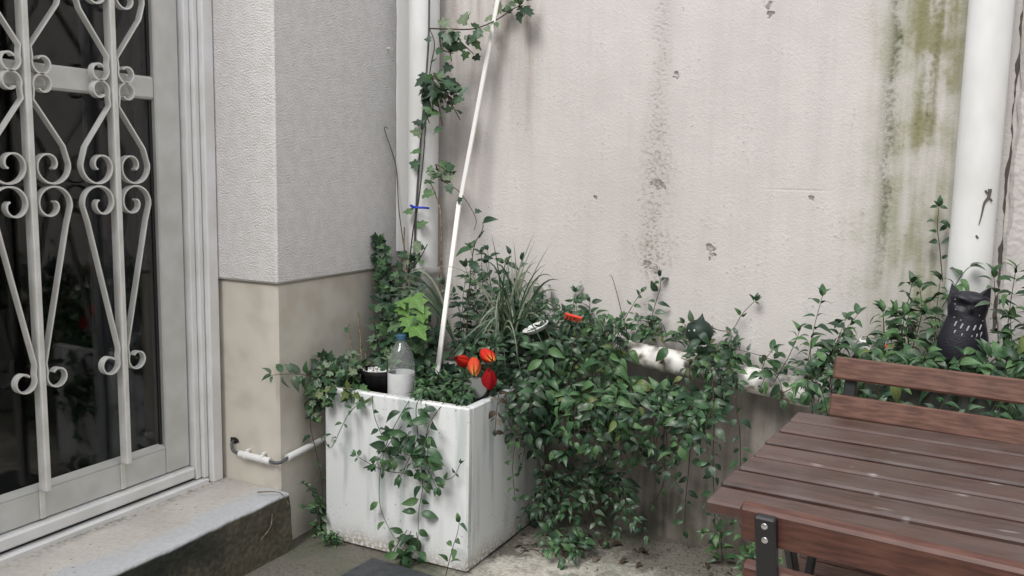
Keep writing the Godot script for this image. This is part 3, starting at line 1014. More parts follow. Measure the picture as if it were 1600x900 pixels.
func build_pipes() -> void:
	# left corner
	var t := thing("corner_strip", "narrow white plaster strip in the corner left of the downpipe", "plaster strip", Vector3(0.03, 0.8, 0.02))
	var wn := noise(10.0, 3, 101)
	var st := begin()
	var prev := []
	for i in 60:
		var y := 0.86 + 1.6 * i / 59.0
		var x := 0.045 + 0.003 * wn.get_noise_2d(y, 1.0)
		var row := [Vector3(0.0035, y, 0.05 + 0.004 * wn.get_noise_2d(y, 5.0)), Vector3(0.01, y, 0.047), Vector3(x, y, 0.012), Vector3(x + 0.003, y, 0.001)]
		if prev:
			for k in 3:
				quad(st, prev[k], prev[k + 1], row[k + 1], row[k], [[Vector3(0.5, 0, 0.85), Vector3(0.7, 0, 0.7), Vector3(0.95, 0, 0.3)][k]])
		prev = row
	wpart("plaster", st, M.white_plastic, t)
	t = thing("corner_downpipe", "white round downpipe with grey socket in the corner behind the climbing ivy", "drainpipe", Vector3(0.12, 0, 0.06))
	st = begin()
	tube(st, [Vector3(0.122, 0.79, 0.062), Vector3(0.122, 1.4, 0.062), Vector3(0.124, 2.55, 0.062)], 0.052, 0.052, 28)
	wpart("pipe", st, M.pvc, t)
	st = begin()
	lathe(st, Vector3(0.122, 0.7, 0.062), [Vector2(0.0, -0.7), Vector2(0.05, -0.7), Vector2(0.05, 0.0), Vector2(0.058, 0.004), Vector2(0.058, 0.09), Vector2(0.063, 0.095), Vector2(0.063, 0.112), Vector2(0.052, 0.116), Vector2(0.05, 0.116)], 28)
	wpart("socket", st, M.grey_pvc, t)
	t = thing("grey_cable", "thin grey cable running up the front of the corner downpipe", "cable", Vector3(0.15, 0.8, 0.12))
	st = begin()
	tube(st, smooth_path([Vector3(0.125, 0.78, 0.122), Vector3(0.13, 1.0, 0.118), Vector3(0.148, 1.25, 0.117), Vector3(0.168, 1.5, 0.112), Vector3(0.17, 1.72, 0.106), Vector3(0.168, 2.5, 0.104)]), 0.0035, 0.0035, 8)
	wpart("sheath", st, M.cable, t)
	# right downpipe
	t = thing("right_downpipe", "thick white downpipe with a scratch, behind the owl at right", "drainpipe", Vector3(1.794, 0, 0.07))
	st = begin()
	tube(st, [Vector3(1.794, 0.05, 0.068), Vector3(1.794, 1.2, 0.068), Vector3(1.794, 2.58, 0.068)], 0.052, 0.052, 32)
	wpart("pipe", st, M.pvc, t)
	# flaked scratch on the pipe
	st = begin()
	var cpath := smooth_path([Vector3(1.826, 1.125, 0.111), Vector3(1.824, 1.105, 0.1125), Vector3(1.816, 1.09, 0.117), Vector3(1.812, 1.06, 0.1185), Vector3(1.808, 1.035, 0.1195)])
	tube(st, cpath, 0.0048, 0.0009, 6, true)
	wpart("scratch", st, M.crack, t)
	for q in [[1.818, 1.118, 0.1168], [1.83, 1.098, 0.1085], [1.806, 1.005, 0.1198]]:
		st = begin()
		cbox(st, Vector3(q[0], q[1], q[2]), Vector3(0.005, 0.009, 0.003), 0.001, Basis(Vector3.BACK, 0.6))
		wpart("chip", st, M.crack, t)
	for y in [2.1]:
		st = begin()
		lathe(st, Vector3(1.794, y, 0.068), [Vector2(0.053, 0.0), Vector2(0.057, 0.002), Vector2(0.057, 0.028), Vector2(0.053, 0.03)], 32)
		wpart("bracket", st, M.pvc, t)
	t = thing("broken_plaster_seam", "dark ragged crack in the plaster along the right downpipe", "crack", Vector3(1.862, 0, 0.004))
	st = begin()
	prev = []
	var cn := noise(6.0, 4, 103)
	for i in 120:
		var y := 0.75 + 1.75 * i / 119.0
		var wdt := clampf(0.003 + 0.013 * cn.get_noise_2d(y, 0.0) + 0.006 * cn.get_noise_2d(y * 4.0, 2.0), 0.0006, 0.014)
		var x := 1.866 + 0.006 * cn.get_noise_2d(y, 9.0)
		var row := [Vector3(x - wdt, y, 0.001), Vector3(x, y, 0.006), Vector3(x + wdt * 0.5, y, 0.001)]
		if prev:
			quad(st, prev[0], prev[1], row[1], row[0], [Vector3(-0.3, 0, 0.95)])
			quad(st, prev[1], prev[2], row[2], row[1], [Vector3(0.3, 0, 0.95)])
		prev = row
	wpart("crack", st, M.crack, t)
	# low pipe along the wall, falling to the right
	t = thing("wall_pipe", "dirty white drain pipe sloping along the wall under the vines", "drainpipe", Vector3(1.0, 0.58, 0.06))
	st = begin()
	tube(st, smooth_path([Vector3(0.56, 0.78, 0.05), Vector3(0.58, 0.68, 0.055), Vector3(0.64, 0.632, 0.058), Vector3(0.95, 0.59, 0.06), Vector3(1.47, 0.534, 0.062), Vector3(1.6, 0.52, 0.064)]), 0.037, 0.037, 24, true)
	wpart("pipe", st, M.dirty_pvc, t)
	for x in [1.17, 1.4]:
		st = begin()
		var c0 := Vector3(x, 0.59 - (x - 0.95) * 0.108, 0.061)
		var ax := Vector3(1, -0.108, 0).normalized()
		var rot := Basis(Vector3(0.108, 1, 0).normalized(), ax, Vector3(0, 0, -1))
		lathe(st, c0, [Vector2(0.038, -0.03), Vector2(0.042, -0.028), Vector2(0.042, 0.028), Vector2(0.038, 0.03)], 24, rot)
		wpart("coupling", st, M.dirty_pvc, t)
	# conduit round the pier
	t = thing("cable_conduit", "small white cable conduit bent round the house corner above the step", "conduit", Vector3(-0.03, 0.27, 0.66))
	st = begin()
	tube(st, [Vector3(-0.152, 0.272, 0.662), Vector3(-0.03, 0.268, 0.662)], 0.0105, 0.0105, 14, true)
	wpart("tube", st, M.white_plastic, t)
	st = begin()
	tube(st, [Vector3(0.006, 0.276, 0.628), Vector3(0.006, 0.288, 0.45), Vector3(0.006, 0.3, 0.1)], 0.0105, 0.0105, 14, true)
	wpart("tube", st, M.white_plastic, t)
	st = begin()
	tube(st, smooth_path([Vector3(-0.036, 0.268, 0.662), Vector3(-0.012, 0.266, 0.662), Vector3(0.004, 0.269, 0.652), Vector3(0.006, 0.277, 0.62)]), 0.005, 0.005, 10)
	wpart("cable", st, M.cable, t)
	st = begin()
	tube(st, smooth_path([Vector3(-0.192, 0.302, 0.644), Vector3(-0.186, 0.297, 0.66), Vector3(-0.175, 0.277, 0.664), Vector3(-0.145, 0.272, 0.662)]), 0.005, 0.005, 10)
	wpart("cable", st, M.cable, t)
	for x in [-0.125, -0.062]:
		st = begin()
		lathe(st, Vector3(x, 0.2705, 0.662), [Vector2(0.0108, -0.005), Vector2(0.0128, -0.004), Vector2(0.0128, 0.004), Vector2(0.0108, 0.005)], 14, Basis(Vector3(0, 1, 0), Vector3(1, 0, 0), Vector3(0, 0, -1)))
		cbox(st, Vector3(x, 0.2845, 0.653), Vector3(0.009, 0.008, 0.014), 0.001)
		wpart("clip", st, M.white_plastic, t)
	# rough hole that the cable comes out of
	t = thing("cable_hole", "rough black hole in the base where the cable comes out", "hole", Vector3(-0.19, 0.302, 0.645))
	st = begin()
	var hn := noise(40.0, 2, 105)
	var ring := []
	for k in 20:
		var a := TAU * k / 20
		var r := 1.0 + 0.35 * hn.get_noise_2d(cos(a), sin(a))
		ring.append(Vector3(-0.188 + cos(a) * 0.018 * r, 0.304 + sin(a) * 0.0105 * r, 0.6465))
	for k in 20:
		tri(st, [Vector3(-0.188, 0.304, 0.6475), ring[k], ring[(k + 1) % 20]], [Vector3.BACK, Vector3.BACK, Vector3.BACK], [Vector2.ZERO, Vector2.ZERO, Vector2.ZERO])
	wpart("rim", st, M.gasket, t)


func planter_box(called: String, label: String, lo: Vector3, hi: Vector3, wall: float, soil_y: float, skin: Material = M.planter) -> Node3D:
	var t := thing(called, label, "planter", Vector3((lo.x + hi.x) / 2, 0, (lo.z + hi.z) / 2))
	var uv := func(p: Vector3, n: Vector3) -> Vector2:
		var a := (p.x - lo.x) if absf(n.x) < 0.6 else (p.z - lo.z) + 0.23
		return Vector2(a / 0.52, (hi.y - p.y) / 0.49)
	wpart("front_panel", box_between(Vector3(lo.x, lo.y, hi.z - wall), hi, 0.005, uv), skin, t)
	wpart("back_panel", box_between(lo, Vector3(hi.x, hi.y, lo.z + wall), 0.005, uv), skin, t)
	wpart("side_panel", box_between(Vector3(lo.x, lo.y, lo.z + wall - 0.002), Vector3(lo.x + wall, hi.y - 0.0008, hi.z - wall + 0.002), 0.005, uv), skin, t)
	wpart("side_panel", box_between(Vector3(hi.x - wall, lo.y, lo.z + wall - 0.002), Vector3(hi.x - 0.0005, hi.y - 0.0008, hi.z - wall + 0.002), 0.005, uv), skin, t)
	var sn := noise(14.0, 3, 111)
	var st := begin()
	var n := 22
	for i in n:
		for k in n:
			var q := []
			for c in [[i, k], [i + 1, k], [i + 1, k + 1], [i, k + 1]]:
				var x := lerpf(lo.x + wall * 0.7, hi.x - wall * 0.7, float(c[0]) / n)
				var z := lerpf(lo.z + wall * 0.7, hi.z - wall * 0.7, float(c[1]) / n)
				q.append(Vector3(x, soil_y + 0.02 * sn.get_noise_2d(x, z), z))
			quad(st, q[0], q[1], q[2], q[3], [Vector3.UP])
	wpart("soil", st, M.soil, t)
	return t


func build_planter() -> void:
	planter_box("square_planter", "square white planter with streaked front and vines hanging over it", Vector3(0.076, 0.004, 0.02), Vector3(0.582, 0.487, 0.538), 0.026, 0.45)
	planter_box("low_planter", "white planter box behind the far chair, mostly hidden", Vector3(1.52, 0.004, 0.03), Vector3(2.1, 0.47, 0.46), 0.026, 0.44)
	planter_box("window_box", "dark grey trough full of leafy stems under the owl", Vector3(1.54, 0.47, 0.12), Vector3(2.08, 0.69, 0.3), 0.008, 0.67, M.trough)
	# pot and bottle on the planter
	var t := thing("plant_pot", "small black plant pot of white-speckled soil beside the bottle", "plant pot", Vector3(0.192, 0.466, 0.42))
	var st := begin()
	lathe(st, Vector3.ZERO, [Vector2(0.0, 0.0), Vector2(0.044, 0.0), Vector2(0.053, 0.052), Vector2(0.057, 0.054), Vector2(0.058, 0.066), Vector2(0.054, 0.067), Vector2(0.052, 0.056)], 32)
	part("pot", st, M.black, t)
	st = begin()
	lathe(st, Vector3.ZERO, [Vector2(0.053, 0.055), Vector2(0.03, 0.059), Vector2(0.0, 0.061)], 24)
	var so := part("soil", st, M.soil, t)
	st = begin()
	for i in 110:
		var a := rng.randf() * TAU
		var r := sqrt(rng.randf()) * 0.05
		cbox(st, Vector3(cos(a) * r, 0.06 + rng.randf() * 0.002, sin(a) * r), Vector3.ONE * rng.randf_range(0.003, 0.0065), 0.0012, Basis.from_euler(Vector3(rng.randf() * 3, rng.randf() * 3, 0)))
	var pe := part("perlite", st, M.perlite, so)
	pe.set_meta("kind", "stuff")
	t = thing("plastic_bottle", "clear plastic bottle with blue cap and white label in the planter", "bottle", Vector3(0.284, 0.452, 0.43))
	st = begin()
	lathe(st, Vector3.ZERO, [Vector2(0.0, 0.004), Vector2(0.036, 0.0), Vector2(0.041, 0.006), Vector2(0.041, 0.085), Vector2(0.0395, 0.09), Vector2(0.041, 0.095), Vector2(0.0395, 0.1), Vector2(0.041, 0.105), Vector2(0.04, 0.118), Vector2(0.035, 0.14), Vector2(0.026, 0.16), Vector2(0.016, 0.173), Vector2(0.013, 0.178), Vector2(0.013, 0.186)], 32)
	part("body", st, M.bottle, t)
	st = begin()
	lathe(st, Vector3.ZERO, [Vector2(0.0415, 0.01), Vector2(0.0418, 0.012), Vector2(0.0418, 0.082), Vector2(0.0415, 0.084)], 32)
	part("label", st, M.label, t)
	st = begin()
	lathe(st, Vector3.ZERO, [Vector2(0.0, 0.199), Vector2(0.014, 0.199), Vector2(0.0155, 0.197), Vector2(0.0155, 0.184), Vector2(0.0148, 0.183)], 24)
	part("cap", st, M.cap, t)


func build_furniture() -> void:
	# table: its own axes, slats along x
	var t := thing("slatted_table", "small folding table with weathered dark wooden slats", "table", Vector3(1.782, 0, 1.205), "", -3.5)
	var uv := func(p: Vector3, n: Vector3) -> Vector2: return Vector2((p.x + 0.28) / 0.56, (p.z + 0.285) / 0.57)
	for i in 7:
		var z := -0.285 + 0.57 * (i + 0.5) / 7.0
		var st := begin()
		cbox(st, Vector3(0.002 * sin(i * 2.3), 0.6905 + 0.0008 * sin(i * 1.7), z), Vector3(0.56, 0.019, 0.0665), 0.0034, Basis(Vector3.UP, 0.0025 * sin(i * 3.1)), uv)
		part("slat", st, M.table_top, t)
	for x in [-0.2, 0.2]:
		var st := begin()
		cbox(st, Vector3(x, 0.672, 0), Vector3(0.022, 0.016, 0.53), 0.002)
		part("cross_bar", st, M.black, t)
	for x in [-0.19, 0.19]:
		for s in [-1.0, 1.0]:
			var st := begin()
			bar(st, Vector3(x + 0.012 * s, 0.662, 0.22 * s), Vector3(x + 0.012 * s, 0.0, -0.24 * s), 0.012, 0.024, Vector3.RIGHT)
			part("leg", st, M.black, t)
	# chairs
	var a := chair("folding_chair", "nearer folding chair whose wooden back overlaps the table edge", M.wood)
	var turn := deg_to_rad(-7.0)
	var b := Basis(Vector3.UP, turn)
	a.rotation.y = turn
	a.position = Vector3(1.584, 0.0, 1.700) - b * Vector3(-0.195, 0, 0.243)
	var c := chair("folding_chair", "far folding chair with its wooden back against the plants", M.wood_pale)
	turn = PI + deg_to_rad(-6.5)
	b = Basis(Vector3.UP, turn)
	c.rotation.y = turn
	c.position = Vector3(1.566, 0.0, 0.784) - b * Vector3(0.195, 0, 0.227)


func chair(called: String, label: String, wood: Material) -> Node3D:
	var t := thing(called, label, "chair", V, "folding chairs at the table")
	# the back leans: y 0.66 .. 0.79 -> z 0.205 .. 0.235
	var lean := Basis(Vector3.RIGHT, 0.23)
	for s in [[0.7675, 0.2295], [0.694, 0.2125]]:
		var st := begin()
		cbox(st, Vector3(0, s[0], s[1]), Vector3(0.39, 0.045, 0.017), 0.0035, lean)
		part("back_slat", st, wood, t)
	for i in 5:
		var st := begin()
		cbox(st, Vector3(0, 0.447 - 0.003 * absf(i - 2), -0.19 + 0.077 * i), Vector3(0.37, 0.017, 0.06), 0.003)
		part("seat_slat", st, wood, t)
	for x in [-0.163, 0.163]:
		var st := begin()
		var pts := [Vector3(x, 0.782, 0.2465), Vector3(x, 0.66, 0.218), Vector3(x, 0.45, 0.165), Vector3(x, 0.0, -0.2)]
		for i in 3:
			bar(st, pts[i] + (pts[i] - pts[i + 1]).normalized() * 0.003, pts[i + 1], 0.023, 0.011, Vector3.RIGHT)
		part("back_leg", st, M.black, t)
		st = begin()
		var xi: float = x - signf(x) * 0.026
		bar(st, Vector3(xi, 0.436, -0.17), Vector3(xi, 0.0, 0.21), 0.02, 0.011, Vector3.RIGHT)
		part("front_leg", st, M.black, t)
		st = begin()
		cbox(st, Vector3(xi, 0.43, -0.03), Vector3(0.012, 0.016, 0.33), 0.002)
		part("seat_rail", st, M.black, t)
		for y in [0.7745, 0.7575, 0.704, 0.684]:
			st = begin()
			var z: float = 0.2465 - (0.782 - y) * 0.2336 + 0.0058
			lathe(st, Vector3(x, y, z), [Vector2(0.0038, 0.0), Vector2(0.0034, 0.0014), Vector2(0.0, 0.0018)], 12, Basis(Vector3.RIGHT, PI / 2 - 0.23 + 0.46))
			part("screw", st, M.steel, t)
	for q in [[0.02, -0.18], [0.02, 0.19]]:
		var st := begin()
		tube(st, [Vector3(-0.15, q[0] + 0.05, q[1]), Vector3(0.15, q[0] + 0.05, q[1])], 0.005, 0.005, 8)
		part("stretcher", st, M.black, t)
	return t


func build_small() -> void:
	# stick
	var t := thing("white_stick", "long thin white stick leaning from the planter up the wall", "stick", Vector3(0.335, 0.45, 0.25))
	var st := begin()
	bar(st, Vector3(0.362, 0.44, 0.37), Vector3(0.2965, 1.045, 0.115), 0.0155, 0.009, Vector3.RIGHT, 0.0015)
	wpart("lower_length", st, M.stick, t)
	st = begin()
	bar(st, Vector3(0.2955, 1.03, 0.113), Vector3(0.435, 1.95, 0.03), 0.0145, 0.008, Vector3.RIGHT, 0.0015)
	wpart("upper_length", st, M.stick, t)
	st = begin()
	cbox(st, Vector3(0.2965, 1.035, 0.114), Vector3(0.016, 0.005, 0.012), 0.001)
	wpart("tie", st, M.cable, t)
	t = thing("blue_tie", "bright blue plastic tie holding the ivy to the corner downpipe", "plant tie", Vector3(0.15, 1.0, 0.12))
	st = begin()
	tube(st, smooth_path([Vector3(0.118, 1.025, 0.13), Vector3(0.14, 1.02, 0.138), Vector3(0.165, 1.02, 0.132), Vector3(0.18, 1.018, 0.115)]), 0.0045, 0.0035, 8, true)
	wpart("band", st, M.blue, t)
	# slate tile and loose stone
	t = thing("slate_tile", "dark slate paving tile lying in front of the white planter", "paving tile", Vector3(0.42, 0, 0.75))
	st = begin()
	cbox(st, Vector3(0.50, 0.006, 0.72), Vector3(0.42, 0.016, 0.22), 0.004, Basis(Vector3.UP, -0.06))
	wpart("slab", st, M.slate, t)
	t = thing("grey_stone", "flat grey stone leaning on the planter rim under the red flowers", "stone", Vector3(0.54, 0.48, 0.43))
	st = begin()
	var tilt := Basis.from_euler(Vector3(1.2, 0.25, 0.1))
	var oval := []
	for k in 13:
		var a := -PI / 2 + PI * k / 12.0
		oval.append(Vector2(0.038 * pow(absf(cos(a)), 0.7), 0.008 * sin(a)))
	lathe(st, Vector3(0.535, 0.516, 0.42), oval, 28, tilt.scaled_local(Vector3(1.0, 1.0, 0.86)))
	wpart("slab", st, M.stone, t)
	# red clip
	t = thing("red_comb", "small bright red toothed plastic piece lying on the vines", "plastic clip", Vector3(0.758, 0.722, 0.225))
	var tb := Basis.from_euler(Vector3(0.6, 0.1, -0.28))
	st = begin()
	cbox(st, V, Vector3(0.052, 0.006, 0.007), 0.001)
	part("spine", st, M.red, t)
	for i in 5:
		st = begin()
		cbox(st, Vector3(-0.0215 + 0.0105 * i, -0.011, 0.0), Vector3(0.005, 0.018, 0.006), 0.001, Basis(Vector3.BACK, -0.35))
		part("tooth", st, M.red, t)
	t.basis = tb
	# owl
	owl()
	# dark glazed ornament with a pointed tip
	t = thing("glazed_ornament", "dark green glazed round ornament with a pointed tip among the vines", "ornament", Vector3(1.109, 0.66, 0.13))
	st = begin()
	lathe(st, V, [Vector2(0.0, 0.0), Vector2(0.03, 0.002), Vector2(0.044, 0.02), Vector2(0.049, 0.042), Vector2(0.045, 0.064), Vector2(0.03, 0.078), Vector2(0.014, 0.086), Vector2(0.006, 0.098), Vector2(0.0, 0.112)], 24)
	part("body", st, M.glaze, t)
	for p in [[-0.02, 0.052, 0.043, 0.007], [-0.037, 0.046, 0.03, 0.005]]:
		st = begin()
		cbox(st, Vector3(p[0], p[1], p[2]), Vector3(p[3], p[3] * 1.2, 0.004), 0.002, Basis(Vector3.UP, -0.4))  # small pale blocks painted as highlights on the glaze
		part("painted_glint", st, M.glint, t)
	t.rotation = Vector3(0.0, 0.3, -0.12)
	t.scale = Vector3.ONE * 0.82
	# scraps of white plastic among the leaves
	t = thing("white_saucer", "white plastic saucer tilted among the grass and vines above the planter", "saucer", Vector3(0.628, 0.662, 0.2))
	st = begin()
	lathe(st, V, [Vector2(0.0, 0.0), Vector2(0.03, 0.0), Vector2(0.041, 0.012), Vector2(0.043, 0.013), Vector2(0.043, 0.015), Vector2(0.039, 0.015), Vector2(0.03, 0.003), Vector2(0.0, 0.003)], 28)
	part("dish", st, M.white_plastic, t)
	t.rotation = Vector3(0.25, 0, 0.35)
	t = thing("small_white_pot", "small white pot half hidden in leaves left of the owl", "plant pot", Vector3(1.585, 0.685, 0.22))
	st = begin()
	lathe(st, V, [Vector2(0.0, 0.0), Vector2(0.02, 0.0), Vector2(0.027, 0.04), Vector2(0.03, 0.042), Vector2(0.03, 0.05), Vector2(0.026, 0.05)], 20)
	part("pot", st, M.white_plastic, t)
	t = thing("red_tag", "small red plastic tag beside the small white pot", "plant tag", Vector3(1.622, 0.70, 0.23))
	st = begin()
	cbox(st, Vector3(0, 0.012, 0), Vector3(0.009, 0.03, 0.002), 0.0006, Basis(Vector3.BACK, 0.25))
	part("tag", st, M.red, t)
	# flowers
	flower("topmost red blossom with yellow tip above the planter corner", Vector3(0.527, 0.614, 0.36), Vector3(0.75, -0.35, 0.4), 0.056, 0.02, "p_fire")
	flower("small bright red blossom at the left of its bunch", Vector3(0.487, 0.575, 0.385), Vector3(-0.2, 0.5, 0.8), 0.054, 0.019, "p_red")
	flower("orange blossom with yellow tip in the middle of its bunch", Vector3(0.519, 0.597, 0.4), Vector3(0.3, -0.8, 0.5), 0.052, 0.02, "p_orange")
	flower("dark red closed blossom lowest over the planter rim", Vector3(0.566, 0.515, 0.4), Vector3(0.2, 1.0, 0.1), 0.06, 0.024, "p_dark")
	# litter on the ground
	for i in 30:
		var p := Vector3(rng.randf_range(0.6, 1.4), 0.008, rng.randf_range(0.08, 0.4))
		var d := thing("dead_leaf", "small curled brown dead leaf lying on the concrete floor", "dead leaf", p, "dead leaves on the courtyard floor", rng.randf() * 360.0)
		var o := part("blade", leaf_shapes.oval[i % 5], M.dead if i % 3 else M.dead_grey, d)
		o.scale = Vector3.ONE * rng.randf_range(0.02, 0.045)
		o.rotation.x = -0.1
	var grit := begin()
	for i in 520:
		var gx := rng.randf_range(0.58, 1.5)
		var gz := absf(rng.randfn(0.0, 0.14)) + 0.02
		var gs := rng.randf_range(0.0012, 0.0042)
		cbox(grit, Vector3(gx, 0.004 + gs * 0.3, gz), Vector3(gs, gs * 0.6, gs * rng.randf_range(0.6, 1.6)), gs * 0.2, Basis(Vector3.UP, rng.randf() * TAU))
	var go := part("grit", grit, M.woody, self)
	tag(go, "dark crumbs of soil and grit along the foot of the wall", "grit", "", "stuff")
	var twigs := [["long dry twig lying on the floor by the planter's right side", [Vector3(0.63, 0.008, 0.30), Vector3(0.7, 0.012, 0.27), Vector3(0.78, 0.008, 0.25), Vector3(0.84, 0.014, 0.22)]], ["short bent twig on the floor beside the longer one", [Vector3(0.66, 0.008, 0.36), Vector3(0.69, 0.02, 0.33), Vector3(0.73, 0.008, 0.33)]], ["pale dry straw lying on the step edge near the planter", [Vector3(-0.03, 0.19, 0.72), Vector3(0.02, 0.186, 0.68), Vector3(0.045, 0.15, 0.67)]], ["thin curled root hanging on the step front", [Vector3(0.035, 0.14, 0.73), Vector3(0.046, 0.11, 0.75), Vector3(0.046, 0.085, 0.79)]]]
	for w in twigs:
		var q: Array = w[1]
		var o := thing("dry_twig", w[0], "twig", q[0])
		st = begin()
		tube(st, smooth_path(q), 0.002, 0.0011, 6, true)
		wpart("stem", st, M.dry if "pale" in w[0] or "root" in w[0] else M.woody, o)


func flower(label: String, at: Vector3, dir: Vector3, length: float, r: float, m: String) -> void:
	var t := thing("red_flower", label, "flower", at)
	var y := dir.normalized()
	var x := y.cross(Vector3(0.2, 0.1, 1)).normalized()
	var b := Basis(x, y, x.cross(y))
	for k in 5:
		var st := begin()
		var a0 := TAU * k / 5.0
		var rows := []
		for i in 6:
			var v := i / 5.0
			var row := []
			for j in 5:
				var s := (j / 4.0 - 0.5) * 2.0
				var wid := 0.8 * (1.0 - pow(v, 2.2) * 0.62)
				var rad := r * (0.3 + 0.75 * sin(PI * clampf(0.1 + v * 0.85, 0, 1))) * (1.0 + 0.04 * (k % 2)) * (1.0 - 0.12 * s * s)
				rad *= 1.0 - 0.35 * pow(v, 3.0) + 0.16 * sin(s * 2.6 + k * 1.9 + v * 3.0) * v + rng.randf_range(-0.03, 0.03)
				var a := a0 + s * wid
				row.append(Vector3(cos(a) * rad, v * length * (1.0 - 0.14 * s * s * v + 0.08 * sin(k * 2.7) * v), sin(a) * rad))
			rows.append(row)
		for i in 5:
			for j in 4:
				var q := [rows[i][j], rows[i][j + 1], rows[i + 1][j + 1], rows[i + 1][j]]
				var n := []
				for jj in [j, j + 1, j + 1, j]:
					var an: float = a0 + (jj / 4.0 - 0.5) * 2.6
					n.append((b * Vector3(cos(an), 0.5 * (i / 5.0 - 0.4), sin(an))).normalized())
				quad(st, b * q[0], b * q[1], b * q[2], b * q[3], n, [Vector2(j / 4.0, i / 5.0), Vector2((j + 1) / 4.0, i / 5.0), Vector2((j + 1) / 4.0, (i + 1) / 5.0), Vector2(j / 4.0, (i + 1) / 5.0)])
		part("petal", st, M[m], t)
	var st2 := begin()
	tube(st2, smooth_path([V, -y * 0.02 + Vector3(0, -0.015, 0), Vector3(-0.01, -0.12, -0.05)]), 0.0016, 0.0016, 6)
	part("stalk", st2, M.stem, t)


func owl() -> void:
	var t := thing("owl_figure", "black owl figure with pale feather marks standing among the leaves", "figurine", Vector3(1.792, 0.685, 0.205))
	var st := begin()
	var rings := []
	var n := 26
	var segs := 28
	for i in n + 1:
		var v := float(i) / n
		var y := v * 0.188
		var r := 0.0
		if v < 0.6:
			r = lerpf(0.054, 0.043, smoothstep(0.0, 0.6, v)) + 0.004 * sin(v * 5.0)
		else:
			r = lerpf(0.043, 0.046, smoothstep(0.6, 0.78, v))
		if v > 0.9:
			r *= sqrt(maxf(0.0, 1.0 - pow((v - 0.9) / 0.1, 2.0) * 0.9))
		var row := []
		for k in segs:
			var a := TAU * k / segs
			var d := Vector3(cos(a) * r, y, sin(a) * r * 0.8)
			# face disc: flattened, with eye hollows and a brow that meets at the beak
			if v > 0.62 and d.z > 0.0:
				var fx := d.x / 0.046
				var eye := exp(-(pow((absf(fx) - 0.45) / 0.25, 2.0) + pow((v - 0.8) / 0.05, 2.0)))
				var brow := exp(-pow((v - 0.86 - 0.1 * absf(fx)) / 0.025, 2.0))
				d.z = minf(d.z, 0.031) - 0.012 * eye + 0.009 * brow + 0.012 * exp(-(pow(fx / 0.16, 2.0) + pow((v - 0.76) / 0.05, 2.0)))
			# folded wings stand out at the sides
			if v < 0.62 and absf(cos(a)) > 0.75:
				d.x *= 1.0 + 0.08 * sin(PI * v / 0.62)
			row.append(d)
		rings.append(row)
	var c := Vector3(0, 0.188, 0)
	for i in n:
		for k in segs:
			var l := (k + 1) % segs
			var q := [rings[i][k], rings[i][l], rings[i + 1][l], rings[i + 1][k]]
			for tr in [[0, 1, 2], [0, 2, 3]]:
				var p0: Vector3 = q[tr[0]]
				var p1: Vector3 = q[tr[1]]
				var p2: Vector3 = q[tr[2]]
				var out := p0 * Vector3(1, 0, 1)
				var ord: Array = tr if (p1 - p0).cross(p2 - p0).dot(out) < 0 else [tr[0], tr[2], tr[1]]
				for z in ord:
					st.set_smooth_group(0)
					st.add_vertex(q[z])
	for k in segs:
		st.set_smooth_group(0)
		st.add_vertex(rings[n][k])
		st.set_smooth_group(0)
		st.add_vertex(rings[n][(k + 1) % segs])
		st.set_smooth_group(0)
		st.add_vertex(c)
	st.generate_normals()
	part("body", st, M.owl, t)
	for sg in [-1.0, 1.0]:
		st = begin()
		var base := [Vector3(sg * 0.046, 0.15, 0.012), Vector3(sg * 0.018, 0.178, 0.02), Vector3(sg * 0.02, 0.178, -0.016), Vector3(sg * 0.046, 0.15, -0.012)]
		var tip := Vector3(sg * 0.045, 0.208, 0.004)
		for k in 4:
			var a: Vector3 = base[k]
			var b: Vector3 = base[(k + 1) % 4]
			var nn := (b - a).cross(tip - a).normalized()
			if nn.dot((a + b) * 0.5 - Vector3(sg * 0.034, 0.16, 0.0)) < 0: nn = -nn
			tri(st, [a, b, tip], [nn, nn, nn], [Vector2.ZERO, Vector2.ZERO, Vector2.ZERO])
		part("ear_tuft", st, M.owl, t)
	st = begin()
	lathe(st, Vector3(0, 0.142, 0.04), [Vector2(0.0, 0.012), Vector2(0.005, 0.006), Vector2(0.004, -0.004), Vector2(0.0, -0.014)], 10, Basis(Vector3.RIGHT, 0.35))
	part("beak", st, M.owl, t)
	var fm := begin()
	cbox(fm, V, Vector3(0.0042, 0.0155, 0.0025), 0.0012)
	var me := fm.commit()
	var dot := begin()
	cbox(dot, V, Vector3(0.003, 0.003, 0.002), 0.0009)
	var dm := dot.commit()
	var marks := [[-0.03, 0.098], [-0.017, 0.094], [-0.003, 0.09], [0.012, 0.093], [0.026, 0.096], [-0.03, 0.073], [-0.015, 0.067], [0.007, 0.065], [0.019, 0.07], [-0.008, 0.055], [0.03, 0.075]]
	for q in marks:
		var o := part("feather_mark", me, M.owl_mark, t)
		var a := asin(clampf(q[0] / 0.047, -1, 1))
		o.position = Vector3(q[0], q[1], 0.8 * 0.0475 * cos(a) + 0.0012)
		o.rotation = Vector3(0, a, -0.28)
	for q in [[-0.036, 0.152], [-0.037, 0.165], [-0.033, 0.138], [-0.034, 0.115], [0.03, 0.113], [0.02, 0.128], [-0.02, 0.11]]:
		var o := part("feather_mark", dm, M.owl_mark, t)
		var a := asin(clampf(q[0] / 0.047, -1, 1))
		o.position = Vector3(q[0], q[1], minf(0.0325, 0.8 * 0.046 * cos(a)) + 0.001)
		o.rotation.y = a
	t.rotation_degrees = Vector3(0, 14, -3)
	t.scale = Vector3(1.0, 0.88, 1.0)
	t.position.y = 0.71


